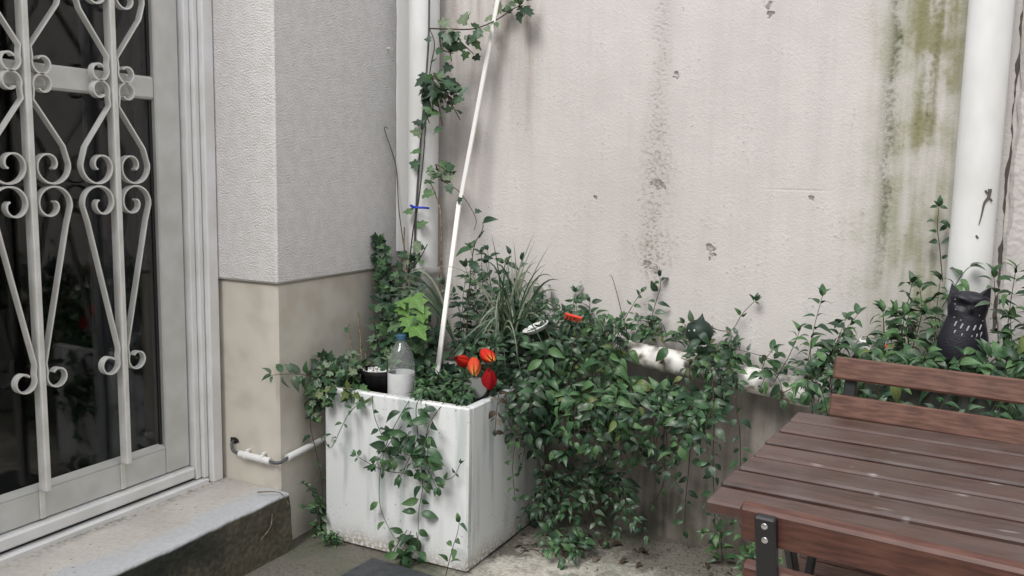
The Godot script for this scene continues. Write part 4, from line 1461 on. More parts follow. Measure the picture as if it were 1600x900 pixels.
func build_plants() -> void:
	var dark := ["l_dark", "l_dark", "l_mid", "l_grey"]
	var mixed := ["l_dark", "l_mid", "l_mid", "l_light", "l_mid", "l_dark", "l_light", "l_grey", "l_dark", "l_mid", "l_light", "l_mid", "l_dark", "l_dark", "l_mid", "l_mid", "l_light", "l_grey", "l_dark", "l_mid", "l_yellow"]
	var fresh := ["l_mid", "l_light", "l_light", "l_mid", "l_grey"]
	var ivym := ["i_dark", "i_mid", "i_mid", "i_light"]
	# 1 vines over the front of the planter
	var t := thing("trailing_vine", "leafy green vine hanging down the streaked front of the white planter", "vine", Vector3(0.4, 0.47, 0.53))
	var o := {"gap": 0.046, "size": 0.06, "mats": ["l_mid", "l_mid", "l_light", "l_dark"], "face": Vector3(0.3, 0.45, 0.9), "drop": 0.2}
	vine(t, [Vector3(0.416, 0.495, 0.525), Vector3(0.428, 0.471, 0.57), Vector3(0.436, 0.358, 0.565), Vector3(0.445, 0.244, 0.56), Vector3(0.432, 0.165, 0.56), Vector3(0.432, 0.07, 0.565), Vector3(0.409, 0.028, 0.57)], o)
	vine(t, [Vector3(0.383, 0.49, 0.525), Vector3(0.377, 0.446, 0.575), Vector3(0.33, 0.361, 0.57), Vector3(0.301, 0.259, 0.565), Vector3(0.301, 0.161, 0.565), Vector3(0.341, 0.092, 0.57), Vector3(0.394, 0.046, 0.575)], o.merged({"gap": 0.06}, true))
	vine(t, [Vector3(0.495, 0.491, 0.53), Vector3(0.467, 0.42, 0.57), Vector3(0.465, 0.325, 0.565), Vector3(0.448, 0.284, 0.565)], o)
	vine(t, [Vector3(0.397, 0.277, 0.57), Vector3(0.322, 0.275, 0.575), Vector3(0.254, 0.292, 0.575), Vector3(0.221, 0.303, 0.575)], o.merged({"size": 0.035}, true))
	vine(t, [Vector3(0.447, 0.276, 0.57), Vector3(0.518, 0.281, 0.575), Vector3(0.553, 0.295, 0.57), Vector3(0.575, 0.337, 0.57)], o.merged({"size": 0.028, "start": 0.5}, true))
	vine(t, [Vector3(0.247, 0.487, 0.53), Vector3(0.277, 0.428, 0.56), Vector3(0.311, 0.356, 0.56), Vector3(0.31, 0.338, 0.565)], o.merged({"size": 0.038}, true))
	spray(t, 7, Vector3(0.36, 0.38, 0.555), Vector3(0.47, 0.42, 0.57), Vector3(0.3, 0.27, 0.57), Vector3(0.52, 0.34, 0.61), Vector3(0, 0.0, 0.03), o.merged({"gap": 0.034, "size": 0.054}, true))
	spray(t, 3, Vector3(0.39, 0.1, 0.555), Vector3(0.44, 0.12, 0.57), Vector3(0.37, 0.03, 0.57), Vector3(0.46, 0.05, 0.62), Vector3(0, 0, 0.02), o)
	t = thing("vine_shoot", "thin leafy shoot rising from the floor at the planter's front corner", "vine", Vector3(0.546, 0.0, 0.6))
	vine(t, [Vector3(0.546, 0.0, 0.6), Vector3(0.569, 0.094, 0.6), Vector3(0.585, 0.144, 0.6), Vector3(0.592, 0.182, 0.6)], {"gap": 0.04, "size": 0.042, "mats": fresh, "start": 0.3})
	t = thing("ivy_shoot", "bent ivy runner crossing the planter front's upper left corner", "ivy", Vector3(0.25, 0.47, 0.54))
	vine(t, [Vector3(0.258, 0.48, 0.54), Vector3(0.204, 0.439, 0.57), Vector3(0.172, 0.387, 0.575), Vector3(0.124, 0.31, 0.575), Vector3(0.076, 0.379, 0.56)], {"gap": 0.045, "size": 0.032, "mats": ["l_grey", "l_mid", "l_light"], "drop": 0.2})
	# 2 ivy over the planter's left corner
	t = thing("ivy_clump", "ivy clump spilling over the planter's left corner towards the house", "ivy", Vector3(0.08, 0.45, 0.48))
	o = {"gap": 0.022, "size": 0.036, "shape": "ivy", "mats": ["i_dark", "i_mid", "i_mid", "i_light", "i_pale"], "face": Vector3(0.3, 0.8, 0.7)}
	spray(t, 16, Vector3(0.08, 0.45, 0.38), Vector3(0.14, 0.47, 0.5), Vector3(0.015, 0.5, 0.42), Vector3(0.15, 0.57, 0.55), Vector3(0, 0.04, 0.0), o)
	spray(t, 9, Vector3(0.07, 0.49, 0.42), Vector3(0.1, 0.51, 0.52), Vector3(0.015, 0.4, 0.5), Vector3(0.06, 0.48, 0.57), Vector3(-0.02, 0.05, 0.0), o)
	spray(t, 4, Vector3(0.1, 0.48, 0.5), Vector3(0.2, 0.49, 0.53), Vector3(0.1, 0.44, 0.55), Vector3(0.22, 0.47, 0.57), Vector3(0, 0.02, 0.02), o.merged({"mats": ["i_light", "l_yellow", "i_mid"]}, true))
	vine(t, [Vector3(0.07, 0.49, 0.5), Vector3(0.04, 0.525, 0.58), Vector3(0.022, 0.54, 0.65), Vector3(0.005, 0.542, 0.69)], {"gap": 0.03, "size": 0.05, "mats": ["l_grey", "l_mid"], "shape": "oval"})
	for q in [[Vector3(0.12, 0.45, 0.45), Vector3(0.105, 0.58, 0.44), Vector3(0.085, 0.68, 0.43)], [Vector3(0.15, 0.45, 0.42), Vector3(0.13, 0.55, 0.4), Vector3(0.115, 0.6, 0.4)]]:
		vine(t, q, {"gap": 0.06, "size": 0.03, "shape": "ivy", "mats": ivym, "stem": "dry", "r": 0.0028, "drop": 0.5, "crown": false})
	t = thing("trailing_vine", "sparse vine falling between the planter and the house base", "vine", Vector3(0.0, 0.45, 0.5))
	vine(t, [Vector3(0.05, 0.5, 0.5), Vector3(0.03, 0.47, 0.53), Vector3(0.014, 0.36, 0.53), Vector3(0.02, 0.26, 0.51), Vector3(0.03, 0.18, 0.5), Vector3(0.035, 0.1, 0.5)], {"gap": 0.055, "size": 0.034, "mats": dark, "stem": "woody", "drop": 0.3})
	t = thing("floor_vine", "pale green weed growing between step and planter at the house foot", "vine", Vector3(0.03, 0.0, 0.5))
	spray(t, 7, Vector3(0.03, 0.0, 0.5), Vector3(0.06, 0.02, 0.56), Vector3(0.05, 0.1, 0.54), Vector3(0.07, 0.22, 0.63), Vector3(0.0, 0.03, 0.0), {"gap": 0.03, "size": 0.034, "mats": ["l_light", "l_mid", "l_grey"]})
	t = thing("floor_weed", "tiny bright green weed at the planter's front left foot", "weed", Vector3(0.13, 0.0, 0.57))
	spray(t, 5, Vector3(0.12, 0.0, 0.55), Vector3(0.15, 0.0, 0.57), Vector3(0.09, 0.02, 0.57), Vector3(0.2, 0.05, 0.62), Vector3(0, 0.02, 0), {"gap": 0.014, "size": 0.024, "mats": ["l_light", "l_mid"]})
	# 3 bright ivy in the middle, seedling in the pot
	t = thing("bright_ivy", "bushy ivy with a few bright lime green leaves behind the bottle", "ivy", Vector3(0.28, 0.45, 0.3))
	o = {"gap": 0.032, "size": 0.058, "shape": "ivy", "mats": ["i_dark", "i_mid", "i_dark", "i_mid", "i_light"], "face": Vector3(0.45, 0.7, 0.8)}
	spray(t, 13, Vector3(0.2, 0.45, 0.22), Vector3(0.34, 0.46, 0.34), Vector3(0.12, 0.52, 0.26), Vector3(0.33, 0.74, 0.4), Vector3(0, 0.08, 0.02), o)
	for q in [[0.285, 0.745, 0.36, 0.075], [0.325, 0.665, 0.42, 0.08], [0.29, 0.685, 0.4, 0.055], [0.255, 0.71, 0.38, 0.05], [0.32, 0.71, 0.37, 0.055], [0.325, 0.69, 0.38, 0.05], [0.25, 0.73, 0.38, 0.045]]:
		put_leaf(t, Vector3(q[0] - 0.02, q[1] + 0.01, q[2] - 0.02), Vector3(0.7 + rng.randf_range(-0.3, 0.3), -0.25 + rng.randf_range(-0.3, 0.2), 0.5), Vector3(0.15, 0.9, 0.4 + rng.randf_range(-0.2, 0.2)), q[3], "ivy", ["i_bright"])
	t = thing("seedling", "small ivy seedling growing in the black pot", "plant", Vector3(0.2, 0.525, 0.41))
	spray(t, 3, Vector3(0.2, 0.52, 0.39), Vector3(0.22, 0.523, 0.41), Vector3(0.2, 0.565, 0.37), Vector3(0.24, 0.6, 0.41), V, {"gap": 0.03, "size": 0.034, "shape": "ivy", "mats": ["i_mid", "i_light", "i_pale"]})
	# 4 mound at the front right of the planter
	t = thing("leafy_mound", "low dark leafy mound between the bottle and the red flowers", "plant", Vector3(0.42, 0.45, 0.44))
	spray(t, 24, Vector3(0.37, 0.445, 0.34), Vector3(0.51, 0.455, 0.48), Vector3(0.36, 0.48, 0.36), Vector3(0.54, 0.57, 0.53), Vector3(0, 0.035, 0), {"gap": 0.02, "size": 0.04, "mats": ["l_dark", "l_mid", "l_mid", "l_dark", "l_light"], "face": Vector3(0.3, 0.9, 0.5)})
	# 5 tall growth at the back of the planter
	t = thing("dark_ivy", "dark ivy bush climbing the corner under the rendered house wall", "ivy", Vector3(0.1, 0.45, 0.15))
	o = {"gap": 0.03, "size": 0.04, "shape": "ivy", "mats": ["i_dark", "i_dark", "i_mid", "i_light"], "face": Vector3(0.5, 0.5, 0.8)}
	spray(t, 15, Vector3(0.09, 0.45, 0.08), Vector3(0.22, 0.46, 0.28), Vector3(0.02, 0.6, 0.12), Vector3(0.2, 0.86, 0.26), Vector3(-0.02, 0.06, 0.03), o)
	spray(t, 5, Vector3(0.06, 0.6, 0.1), Vector3(0.1, 0.62, 0.2), Vector3(0.012, 0.84, 0.13), Vector3(0.05, 0.93, 0.22), Vector3(-0.01, 0.03, 0.0), o.merged({"gap": 0.022}, true))
	t = thing("shrubby_plant", "dark mixed growth round the foot of the white stick", "plant", Vector3(0.4, 0.45, 0.2))
	o = {"gap": 0.032, "size": 0.048, "mats": ["l_dark", "l_dark", "l_mid", "l_grey"], "face": Vector3(0.3, 0.7, 0.7)}
	spray(t, 22, Vector3(0.3, 0.45, 0.06), Vector3(0.54, 0.46, 0.16), Vector3(0.26, 0.55, 0.06), Vector3(0.56, 0.8, 0.2), Vector3(0, 0.06, 0.0), o)
	spray(t, 7, Vector3(0.42, 0.45, 0.2), Vector3(0.54, 0.46, 0.34), Vector3(0.42, 0.55, 0.24), Vector3(0.56, 0.68, 0.36), Vector3(0, 0.04, 0.02), o)
	spray(t, 10, Vector3(0.36, 0.5, 0.08), Vector3(0.5, 0.52, 0.2), Vector3(0.33, 0.8, 0.06), Vector3(0.52, 0.9, 0.2), V, o.merged({"drop": 0.3}, true))
	t = thing("big_leaf_plant", "single tall stem bearing a large drooping dark leaf beside the stick", "plant", Vector3(0.38, 0.6, 0.2))
	vine(t, [Vector3(0.37, 0.5, 0.2), Vector3(0.385, 0.75, 0.2), Vector3(0.4, 0.9, 0.2), Vector3(0.43, 0.96, 0.2), Vector3(0.432, 0.985, 0.2)], {"gap": 0.5, "start": 0.6, "crown": false, "r": 0.002, "stem": "woody"})
	put_leaf(t, Vector3(0.432, 0.985, 0.2), Vector3(0.9, 0.25, 0.25), Vector3(0, 0.5, 0.9), 0.062, "oval", ["l_dark"])
	put_leaf(t, Vector3(0.395, 0.9, 0.2), Vector3(-0.6, -0.2, 0.5), Vector3(0, 0.8, 0.6), 0.06, "oval", ["l_mid"])
	put_leaf(t, Vector3(0.39, 0.86, 0.2), Vector3(0.7, -0.5, 0.4), Vector3(0, 0.8, 0.6), 0.065, "oval", ["l_dark"])
	put_leaf(t, Vector3(0.42, 0.935, 0.2), Vector3(0.4, 0.8, 0.2), Vector3(0, 0.2, 0.9), 0.03, "oval", ["l_dark"])
	# grass-like plant
	t = thing("spider_plant", "grassy plant with long thin arching blades behind the red flowers", "plant", Vector3(0.54, 0.6, 0.18))
	for i in 110:
		var a := rng.randf() * TAU
		var base := Vector3(0.52 + 0.03 * cos(a * 3), 0.6 + 0.08 * rng.randf(), 0.17 + 0.03 * sin(a * 2))
		var out := Vector3(cos(a), 0, sin(a) * 0.8 + 0.25) * rng.randf_range(0.06, 0.2)
		var h := rng.randf_range(0.05, 0.22)
		var tip := base + out + Vector3(0, h - rng.randf_range(0.0, 0.2), 0)
		if i >= 98:
			base = Vector3(0.33, 0.6, 0.2)
			tip = Vector3(rng.randf_range(0.08, 0.16), rng.randf_range(0.72, 0.82), rng.randf_range(0.2, 0.3))
			out = (tip - base) * 0.9
			h = tip.y - base.y
		elif i >= 84:
			tip = base + Vector3(rng.randf_range(-0.05, 0.12), rng.randf_range(0.2, 0.32), rng.randf_range(-0.05, 0.05))
			out = (tip - base) * Vector3(0.3, 0, 0.3)
		tip.z = maxf(tip.z, 0.02)
		blade(t, base, base + out * 0.45 + Vector3(0, h * 1.05, 0), tip, rng.randf_range(0.004, 0.0085), ["blade", "blade_pale", "blade_pale", "l_dark"][rng.randi() % 4])
	# dry stems
	var stems := [["pale dry stem standing in the corner by the ivy", [Vector3(0.17, 0.45, 0.2), Vector3(0.135, 0.72, 0.17), Vector3(0.1, 0.85, 0.14), Vector3(0.085, 0.95, 0.12)], 0.004], ["tan dry stem in front of the corner downpipe", [Vector3(0.26, 0.45, 0.16), Vector3(0.245, 0.8, 0.14), Vector3(0.235, 1.0, 0.13), Vector3(0.19, 1.1, 0.12)], 0.004], ["thin bare twig slanting in front of the rendered house wall", [Vector3(0.12, 0.8, 0.15), Vector3(0.03, 1.0, 0.07), Vector3(-0.005 + 0.015, 1.154, 0.06), Vector3(0.012, 1.274, 0.13), Vector3(0.02, 1.28, 0.12)], 0.0018], ["short dry cane standing in the ivy at the planter's left corner", [Vector3(0.13, 0.45, 0.42), Vector3(0.118, 0.6, 0.41), Vector3(0.1, 0.7, 0.4)], 0.0035]]
	for s in stems:
		t = thing("dry_cane", s[0], "stem", s[1][0])
		var st := begin()
		tube(st, smooth_path(s[1]), s[2], s[2] * 0.6, 7, true)
		wpart("cane", st, M.dry if s[2] > 0.002 else M.woody, t)
	# 6 ivy climbing the corner pipe
	t = thing("climbing_ivy", "thin ivy climbing the corner downpipe and reaching across to the stick", "ivy", Vector3(0.11, 0.8, 0.12))
	o = {"gap": 0.045, "size": 0.043, "shape": "ivy", "mats": ["i_mid", "i_light", "i_pale", "i_dark"], "stem": "woody", "r": 0.0026, "pair": false, "face": Vector3(0.4, 0.5, 0.8), "petiole": 0.4, "crown": false}
	vine(t, [Vector3(0.107, 0.78, 0.13), Vector3(0.127, 0.942, 0.13), Vector3(0.151, 1.05, 0.132), Vector3(0.166, 1.198, 0.128), Vector3(0.175, 1.323, 0.128), Vector3(0.189, 1.466, 0.128), Vector3(0.203, 1.546, 0.125), Vector3(0.183, 1.598, 0.125)], o)
	vine(t, [Vector3(0.183, 1.598, 0.125), Vector3(0.256, 1.592, 0.13), Vector3(0.333, 1.593, 0.1), Vector3(0.391, 1.622, 0.06), Vector3(0.448, 1.658, 0.045), Vector3(0.48, 1.664, 0.045)], o.merged({"gap": 0.016, "mats": ["i_mid", "i_dark", "i_pale", "i_light"]}, true))
	spray(t, 4, Vector3(0.2, 1.56, 0.12), Vector3(0.35, 1.59, 0.12), Vector3(0.22, 1.48, 0.11), Vector3(0.38, 1.56, 0.14), V, o.merged({"gap": 0.022, "mats": ["i_dark", "i_mid", "i_light"]}, true))
	spray(t, 3, Vector3(0.45, 1.66, 0.05), Vector3(0.47, 1.67, 0.05), Vector3(0.46, 1.63, 0.06), Vector3(0.5, 1.7, 0.08), V, o.merged({"gap": 0.024, "size": 0.046, "mats": ["i_dark", "i_dark", "i_mid"]}, true))
	spray(t, 7, Vector3(0.185, 1.42, 0.12), Vector3(0.2, 1.46, 0.12), Vector3(0.2, 1.28, 0.11), Vector3(0.3, 1.42, 0.15), Vector3(0, 0.02, 0.02), o.merged({"gap": 0.024, "size": 0.05, "mats": ["i_dark", "i_mid", "i_dark", "i_light"]}, true))
	spray(t, 3, Vector3(0.19, 1.14, 0.1), Vector3(0.21, 1.16, 0.1), Vector3(0.21, 1.08, 0.12), Vector3(0.26, 1.16, 0.14), V, o.merged({"gap": 0.02, "mats": ["i_light", "i_pale", "i_mid"]}, true))
	vine(t, [Vector3(0.207, 1.115, 0.1), Vector3(0.293, 1.075, 0.11), Vector3(0.366, 0.995, 0.13), Vector3(0.366, 0.954, 0.14)], o.merged({"gap": 0.07, "mats": ["i_dark"], "r": 0.0016}, true))
	vine(t, [Vector3(0.11, 0.8, 0.13), Vector3(0.16, 0.85, 0.14), Vector3(0.19, 0.9, 0.14)], o.merged({"gap": 0.018, "mats": ["i_light", "i_pale", "i_mid"]}, true))
	# 7 the mass over the low pipe
	var cover := {"gap": 0.036, "size": 0.054, "mats": mixed, "face": Vector3(0.25, 0.65, 0.75)}
	var spans := [[0.54, 0.74, "dense dark vine mass beside the planter's right side", dark], [0.7, 0.9, "dense vine mass under the red plastic piece", mixed], [0.86, 1.04, "dense vine mass hanging below the bare stretch of pipe", mixed], [1.0, 1.2, "looser vine mass left of the table under the green ornament", fresh.slice(0, 2) + dark]]
	for i in 4:
		var s: Array = spans[i]
		var y0: float = 0.665 - (s[0] - 0.6) * 0.11
		t = thing("hanging_vine", s[2], "vine", Vector3((s[0] + s[1]) / 2, y0, 0.1))
		var ko := cover.merged({"mats": s[3]}, true)
		var top: float = [0.0, 0.0, -0.1, -0.1][i]
		# cascading in tufts
		for c in [5, 6, 6, 3][i]:
			var cx: float = lerpf(s[0], s[1], (c + rng.randf()) / [5.0, 6.0, 6.0, 3.0][i])
			var ry := rng.randf_range(0.31, 0.48) if i < 3 else rng.randf_range(0.34, 0.48)
			var rz := rng.randf_range(0.16, 0.32)
			spray(t, 3, Vector3(cx - 0.03, y0 + top - 0.04, 0.05), Vector3(cx + 0.03, y0 + top, 0.12), Vector3(cx - 0.05, ry - 0.03, rz - 0.03), Vector3(cx + 0.05, ry + 0.07, rz + 0.05), Vector3(0, 0.05 if i < 2 else 0.0, 0.06), ko.merged({"size": rng.randf_range(0.038, 0.066)}, true))
		# a front layer that starts lower
		spray(t, [6, 8, 8, 4][i], Vector3(s[0], 0.48, 0.18), Vector3(s[1], 0.54, 0.26), Vector3(s[0], 0.31, 0.2), Vector3(s[1], 0.43, 0.36), Vector3(0, 0.02, 0.06), ko)
		# top, above the pipe
		if i < 2:
			spray(t, [12, 15][i], Vector3(s[0], y0 - 0.03, 0.03), Vector3(s[1], y0, 0.12), Vector3(s[0], y0 + 0.01, 0.05), Vector3(s[1], y0 + 0.09, 0.2), Vector3(0, 0.03, 0.02), ko.merged({"size": 0.042}, true))
		else:
			spray(t, [9, 6][i - 2], Vector3(s[0], y0 + 0.0, 0.012), Vector3(s[1], y0 + 0.02, 0.02), Vector3(s[0], y0 + 0.01, 0.02), Vector3(s[1], y0 + 0.07, 0.06), Vector3(0, 0.02, 0.01), ko.merged({"size": 0.036}, true))
	put_leaf(t, Vector3(1.02, 0.635, 0.12), Vector3(-0.5, -0.6, 0.5), Vector3(0.3, 0.4, 0.8), 0.055, "oval", ["l_mid"])
	put_leaf(t, Vector3(1.13, 0.68, 0.17), Vector3(-0.6, -0.5, 0.5), Vector3(0.1, 0.6, 0.8), 0.055, "oval", ["l_dark"])
	put_leaf(t, Vector3(1.12, 0.7, 0.16), Vector3(0.7, -0.4, 0.4), Vector3(0.1, 0.6, 0.8), 0.05, "oval", ["l_dark"])
	put_leaf(t, Vector3(1.1, 0.725, 0.16), Vector3(-0.2, 0.9, 0.2), Vector3(0.1, 0.2, 0.9), 0.04, "oval", ["l_grey"])
	# runners along the top of the pipe, right part
	t = thing("running_vine", "leafy runner lying along the dirty pipe right of the green ornament", "vine", Vector3(1.2, 0.6, 0.1))
	o = {"gap": 0.034, "size": 0.046, "mats": mixed}
	vine(t, [Vector3(1.06, 0.65, 0.06), Vector3(1.16, 0.645, 0.06), Vector3(1.24, 0.635, 0.05), Vector3(1.31, 0.62, 0.05), Vector3(1.4, 0.6, 0.05)], o)
	vine(t, [Vector3(1.06, 0.61, 0.12), Vector3(1.14, 0.59, 0.13), Vector3(1.2, 0.56, 0.13)], o)
	spray(t, 3, Vector3(1.2, 0.6, 0.1), Vector3(1.34, 0.58, 0.11), Vector3(1.18, 0.5, 0.12), Vector3(1.36, 0.56, 0.16), Vector3(0, 0.03, 0.03), o.merged({"gap": 0.04}, true))
	spray(t, 9, Vector3(1.06, 0.62, 0.03), Vector3(1.24, 0.63, 0.06), Vector3(1.06, 0.5, 0.12), Vector3(1.24, 0.6, 0.17), Vector3(0, 0.035, 0.04), o)
	# long separate strands
	var strands := [
		["long strand hanging in front of the low wall nearest the table", [Vector3(1.223, 0.605, 0.14), Vector3(1.246, 0.508, 0.2), Vector3(1.259, 0.438, 0.2), Vector3(1.262, 0.33, 0.18), Vector3(1.255, 0.24, 0.16)]],
		["second long strand from the table, reaching almost to the floor", [Vector3(1.158, 0.59, 0.14), Vector3(1.191, 0.469, 0.22), Vector3(1.188, 0.353, 0.2), Vector3(1.193, 0.216, 0.18), Vector3(1.196, 0.1, 0.16)]],
		["bare dark strand hanging before the stained low wall", [Vector3(1.09, 0.6, 0.14), Vector3(1.12, 0.421, 0.2), Vector3(1.109, 0.29, 0.16), Vector3(1.093, 0.177, 0.12), Vector3(1.09, 0.08, 0.1)]],
		["thin forked strand ending beside a pale streak of the low wall", [Vector3(1.03, 0.56, 0.14), Vector3(1.03, 0.354, 0.16), Vector3(1.026, 0.237, 0.12), Vector3(0.982, 0.13, 0.08)]],
		["strand hanging down the right face of the white planter", [Vector3(0.6, 0.52, 0.3), Vector3(0.625, 0.44, 0.31), Vector3(0.62, 0.344, 0.32), Vector3(0.618, 0.26, 0.33), Vector3(0.622, 0.17, 0.32)]],
		["short strand at the planter's back right edge near the floor", [Vector3(0.66, 0.42, 0.2), Vector3(0.68, 0.3, 0.24), Vector3(0.69, 0.22, 0.26), Vector3(0.68, 0.12, 0.26)]],
		["hanging strand with dry lower leaves at the rim under the dark red blossom", [Vector3(0.585, 0.5, 0.36), Vector3(0.6, 0.48, 0.4), Vector3(0.605, 0.43, 0.42), Vector3(0.605, 0.4, 0.42)]]]
	for i in strands.size():
		var s: Array = strands[i]
		t = thing("vine_strand", s[0], "vine", s[1][0])
		var so := {"gap": 0.04, "size": 0.046, "mats": dark, "drop": 0.15, "face": Vector3(0.3, 0.55, 0.85), "r": 0.0016, "stem": "woody"}
		if i in [2, 3]:
			so.merge({"drop": 0.72, "gap": 0.045}, true)
		if i == 4:
			so.merge({"mats": fresh, "size": 0.036}, true)
		if i == 6:
			so.merge({"mats": ["dead", "l_dark", "dead_grey"], "size": 0.04, "gap": 0.03}, true)
		vine(t, s[1], so)
	t = thing("floor_vine", "dark vine heap spreading from the wall foot onto the floor", "vine", Vector3(0.8, 0.0, 0.15))
	spray(t, 19, Vector3(0.64, 0.1, 0.05), Vector3(0.96, 0.24, 0.12), Vector3(0.6, 0.02, 0.14), Vector3(1.02, 0.2, 0.3), Vector3(0, 0.05, 0.05), {"gap": 0.032, "size": 0.044, "mats": dark})
	spray(t, 5, Vector3(0.7, 0.02, 0.2), Vector3(0.85, 0.04, 0.24), Vector3(0.7, 0.02, 0.3), Vector3(0.86, 0.05, 0.36), Vector3(0, 0.03, 0), {"gap": 0.03, "size": 0.05, "mats": ["l_mid", "l_light", "l_mid", "l_dark"]})
	t = thing("floor_vine", "small bright leafy plant on the floor left of the nearer chair", "vine", Vector3(1.26, 0.0, 0.15))
	spray(t, 9, Vector3(1.2, 0.0, 0.08), Vector3(1.34, 0.02, 0.2), Vector3(1.16, 0.04, 0.1), Vector3(1.38, 0.2, 0.28), Vector3(0, 0.03, 0), {"gap": 0.032, "size": 0.042, "mats": fresh})
	t = thing("hanging_vine", "thin curtain of vines below the dense mass, before the dark foot of the wall", "vine", Vector3(0.8, 0.4, 0.16))
	spray(t, 12, Vector3(0.62, 0.36, 0.1), Vector3(1.05, 0.44, 0.2), Vector3(0.6, 0.1, 0.1), Vector3(1.08, 0.3, 0.24), Vector3(0, 0.02, 0.04), {"gap": 0.045, "size": 0.046, "mats": dark, "drop": 0.2})
	# 8 shoots against the wall
	var shoots := [
		["leafy upright shoot against the rusty wall stain", [Vector3(0.93, 0.66, 0.05), Vector3(0.951, 0.762, 0.035), Vector3(0.96, 0.8, 0.03), Vector3(0.957, 0.836, 0.03)], 0.026, 0.036, 0.25],
		["bare hooked shoot on the wall left of the rusty stain", [Vector3(0.858, 0.67, 0.05), Vector3(0.831, 0.753, 0.04), Vector3(0.806, 0.82, 0.035), Vector3(0.797, 0.828, 0.04)], 0.2, 0.02, 0.9],
		["curved shoot reaching up the wall right of the green ornament", [Vector3(1.12, 0.7, 0.06), Vector3(1.157, 0.688, 0.035), Vector3(1.187, 0.696, 0.03), Vector3(1.213, 0.744, 0.03), Vector3(1.247, 0.785, 0.03)], 0.055, 0.03, 0.3],
		["small-leaved shoot on the wall above the red plastic piece", [Vector3(0.835, 0.66, 0.05), Vector3(0.877, 0.738, 0.045), Vector3(0.903, 0.785, 0.04)], 0.035, 0.026, 0.2],
		["round-leaved shoot casting a soft shadow on the wall near the spider plant", [Vector3(0.66, 0.66, 0.05), Vector3(0.672, 0.72, 0.03), Vector3(0.678, 0.765, 0.02)], 0.035, 0.036, 0.1],
		["short vine tuft climbing beside the right downpipe", [Vector3(1.735, 0.88, 0.06), Vector3(1.722, 0.966, 0.05), Vector3(1.712, 1.02, 0.045), Vector3(1.712, 1.075, 0.045)], 0.032, 0.034, 0.3]]
	for s in shoots:
		t = thing("wall_shoot", s[0], "vine", s[1][0])
		vine(t, s[1], {"gap": s[2], "size": s[3], "mats": dark if s[3] > 0.03 else mixed, "drop": 0.15 if s[2] < 0.1 else 0.9, "start": s[4], "stem": "woody", "r": 0.0014, "tip": 0.9, "crown": s[2] < 0.1, "face": Vector3(0.2, 0.5, 0.85)})
	# 9 periwinkle right of the pipe and round the owl
	var upright := {"gap": 0.03, "size": 0.046, "mats": ["l_mid", "l_light", "l_mid", "l_dark", "l_grey"], "face": Vector3(0.1, 0.95, 0.3), "start": 0.25, "tip": 0.9, "drop": 0.05}
	t = thing("upright_vine", "two leafy upright shoots on the wall left of the far chair", "vine", Vector3(1.37, 0.57, 0.12))
	for q in [[Vector3(1.33, 0.57, 0.12), Vector3(1.362, 0.643, 0.1), Vector3(1.381, 0.70, 0.09), Vector3(1.385, 0.715, 0.09)], [Vector3(1.41, 0.56, 0.12), Vector3(1.417, 0.649, 0.1), Vector3(1.42, 0.70, 0.09)], [Vector3(1.29, 0.58, 0.12), Vector3(1.3, 0.63, 0.1), Vector3(1.32, 0.66, 0.1)], [Vector3(1.36, 0.55, 0.15), Vector3(1.4, 0.58, 0.17), Vector3(1.43, 0.6, 0.17)]]:
		vine(t, q, upright)
	t = thing("upright_vine", "clump of leafy shoots rising behind the far chair's left end", "vine", Vector3(1.55, 0.5, 0.18))
	spray(t, 9, Vector3(1.45, 0.52, 0.12), Vector3(1.62, 0.66, 0.24), Vector3(1.45, 0.68, 0.1), Vector3(1.66, 0.83, 0.22), Vector3(0, 0.02, 0.02), upright)
	spray(t, 14, Vector3(1.42, 0.5, 0.14), Vector3(1.62, 0.64, 0.3), Vector3(1.42, 0.52, 0.16), Vector3(1.64, 0.7, 0.36), Vector3(0, 0.04, 0.03), upright.merged({"face": Vector3(0.1, 0.8, 0.6), "mats": mixed}, true))
	t = thing("upright_vine", "thick leafy growth between the far chair's back and the algae-stained wall", "vine", Vector3(1.7, 0.6, 0.2))
	spray(t, 11, Vector3(1.6, 0.66, 0.11), Vector3(1.74, 0.68, 0.24), Vector3(1.6, 0.76, 0.08), Vector3(1.73, 0.91, 0.2), Vector3(0, 0.02, 0.01), upright)
	spray(t, 14, Vector3(1.58, 0.64, 0.18), Vector3(1.72, 0.68, 0.3), Vector3(1.56, 0.62, 0.22), Vector3(1.73, 0.75, 0.4), Vector3(0, 0.04, 0.03), upright.merged({"face": Vector3(0.1, 0.8, 0.6), "mats": mixed}, true))
	t = thing("upright_vine", "leafy shoots at the right of the owl before the broken plaster seam", "vine", Vector3(1.9, 0.65, 0.2))
	spray(t, 13, Vector3(1.85, 0.66, 0.14), Vector3(2.02, 0.68, 0.28), Vector3(1.84, 0.78, 0.12), Vector3(2.0, 0.94, 0.26), Vector3(0, 0.02, 0.0), upright)
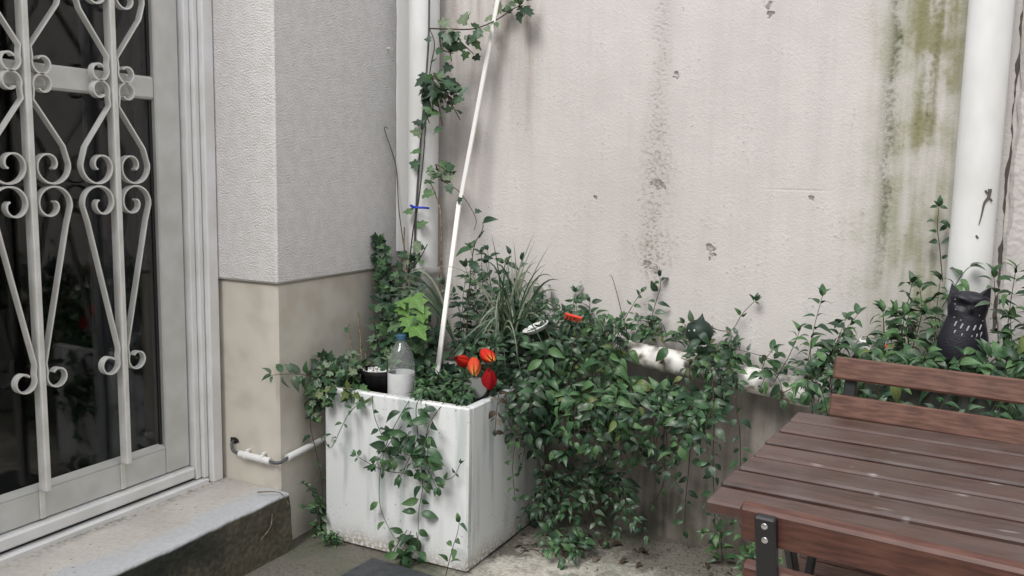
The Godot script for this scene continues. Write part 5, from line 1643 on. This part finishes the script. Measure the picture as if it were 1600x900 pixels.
	spray(t, 11, Vector3(1.72, 0.62, 0.26), Vector3(1.86, 0.66, 0.3), Vector3(1.72, 0.68, 0.27), Vector3(1.87, 0.745, 0.33), Vector3(0, 0.03, 0.03), upright.merged({"face": Vector3(0.1, 0.8, 0.6), "mats": mixed}, true))
	spray(t, 11, Vector3(1.88, 0.64, 0.2), Vector3(2.02, 0.68, 0.3), Vector3(1.86, 0.62, 0.24), Vector3(2.0, 0.78, 0.4), Vector3(0, 0.04, 0.03), upright.merged({"face": Vector3(0.1, 0.8, 0.6), "mats": mixed}, true))
	vine(t, [Vector3(1.74, 0.82, 0.13), Vector3(1.775, 0.9, 0.14), Vector3(1.79, 0.925, 0.15), Vector3(1.795, 0.93, 0.15)], upright)
	t = thing("low_vine", "dark growth in the gap under the far chair's back with one yellow leaf", "vine", Vector3(1.7, 0.5, 0.4))
	spray(t, 22, Vector3(1.5, 0.45, 0.3), Vector3(1.95, 0.5, 0.46), Vector3(1.48, 0.56, 0.36), Vector3(1.95, 0.71, 0.5), Vector3(0, 0.03, 0.02), {"gap": 0.032, "size": 0.044, "mats": dark})
	put_leaf(t, Vector3(1.66, 0.7, 0.53), Vector3(0.35, -0.9, 0.1), Vector3(0.2, 0.3, 0.9), 0.06, "oval", ["l_yellow"])


func blade(th: Node3D, a: Vector3, b: Vector3, c: Vector3, w: float, m: String) -> void:
	var st := begin()
	var n := 8
	var rows := []
	for i in n + 1:
		var t := float(i) / n
		var p := a.lerp(b, t).lerp(b.lerp(c, t), t) - th.position
		var d := (b - a).lerp(c - b, t).normalized()
		var s := d.cross(Vector3(0.2, 0.3, 1).normalized()).normalized()
		var ww := w * 0.5 * (1.0 - pow(t, 2.2)) + 0.0002
		rows.append([p - s * ww, p + s * ww, s.cross(d).normalized(), t])
	for i in n:
		var r: Array = rows[i]
		var q: Array = rows[i + 1]
		quad(st, r[0], r[1], q[1], q[0], [r[2], r[2], q[2], q[2]], [Vector2(0.2, r[3]), Vector2(0.8, r[3]), Vector2(0.8, q[3]), Vector2(0.2, q[3])])
	part("blade", st, M[m], th)
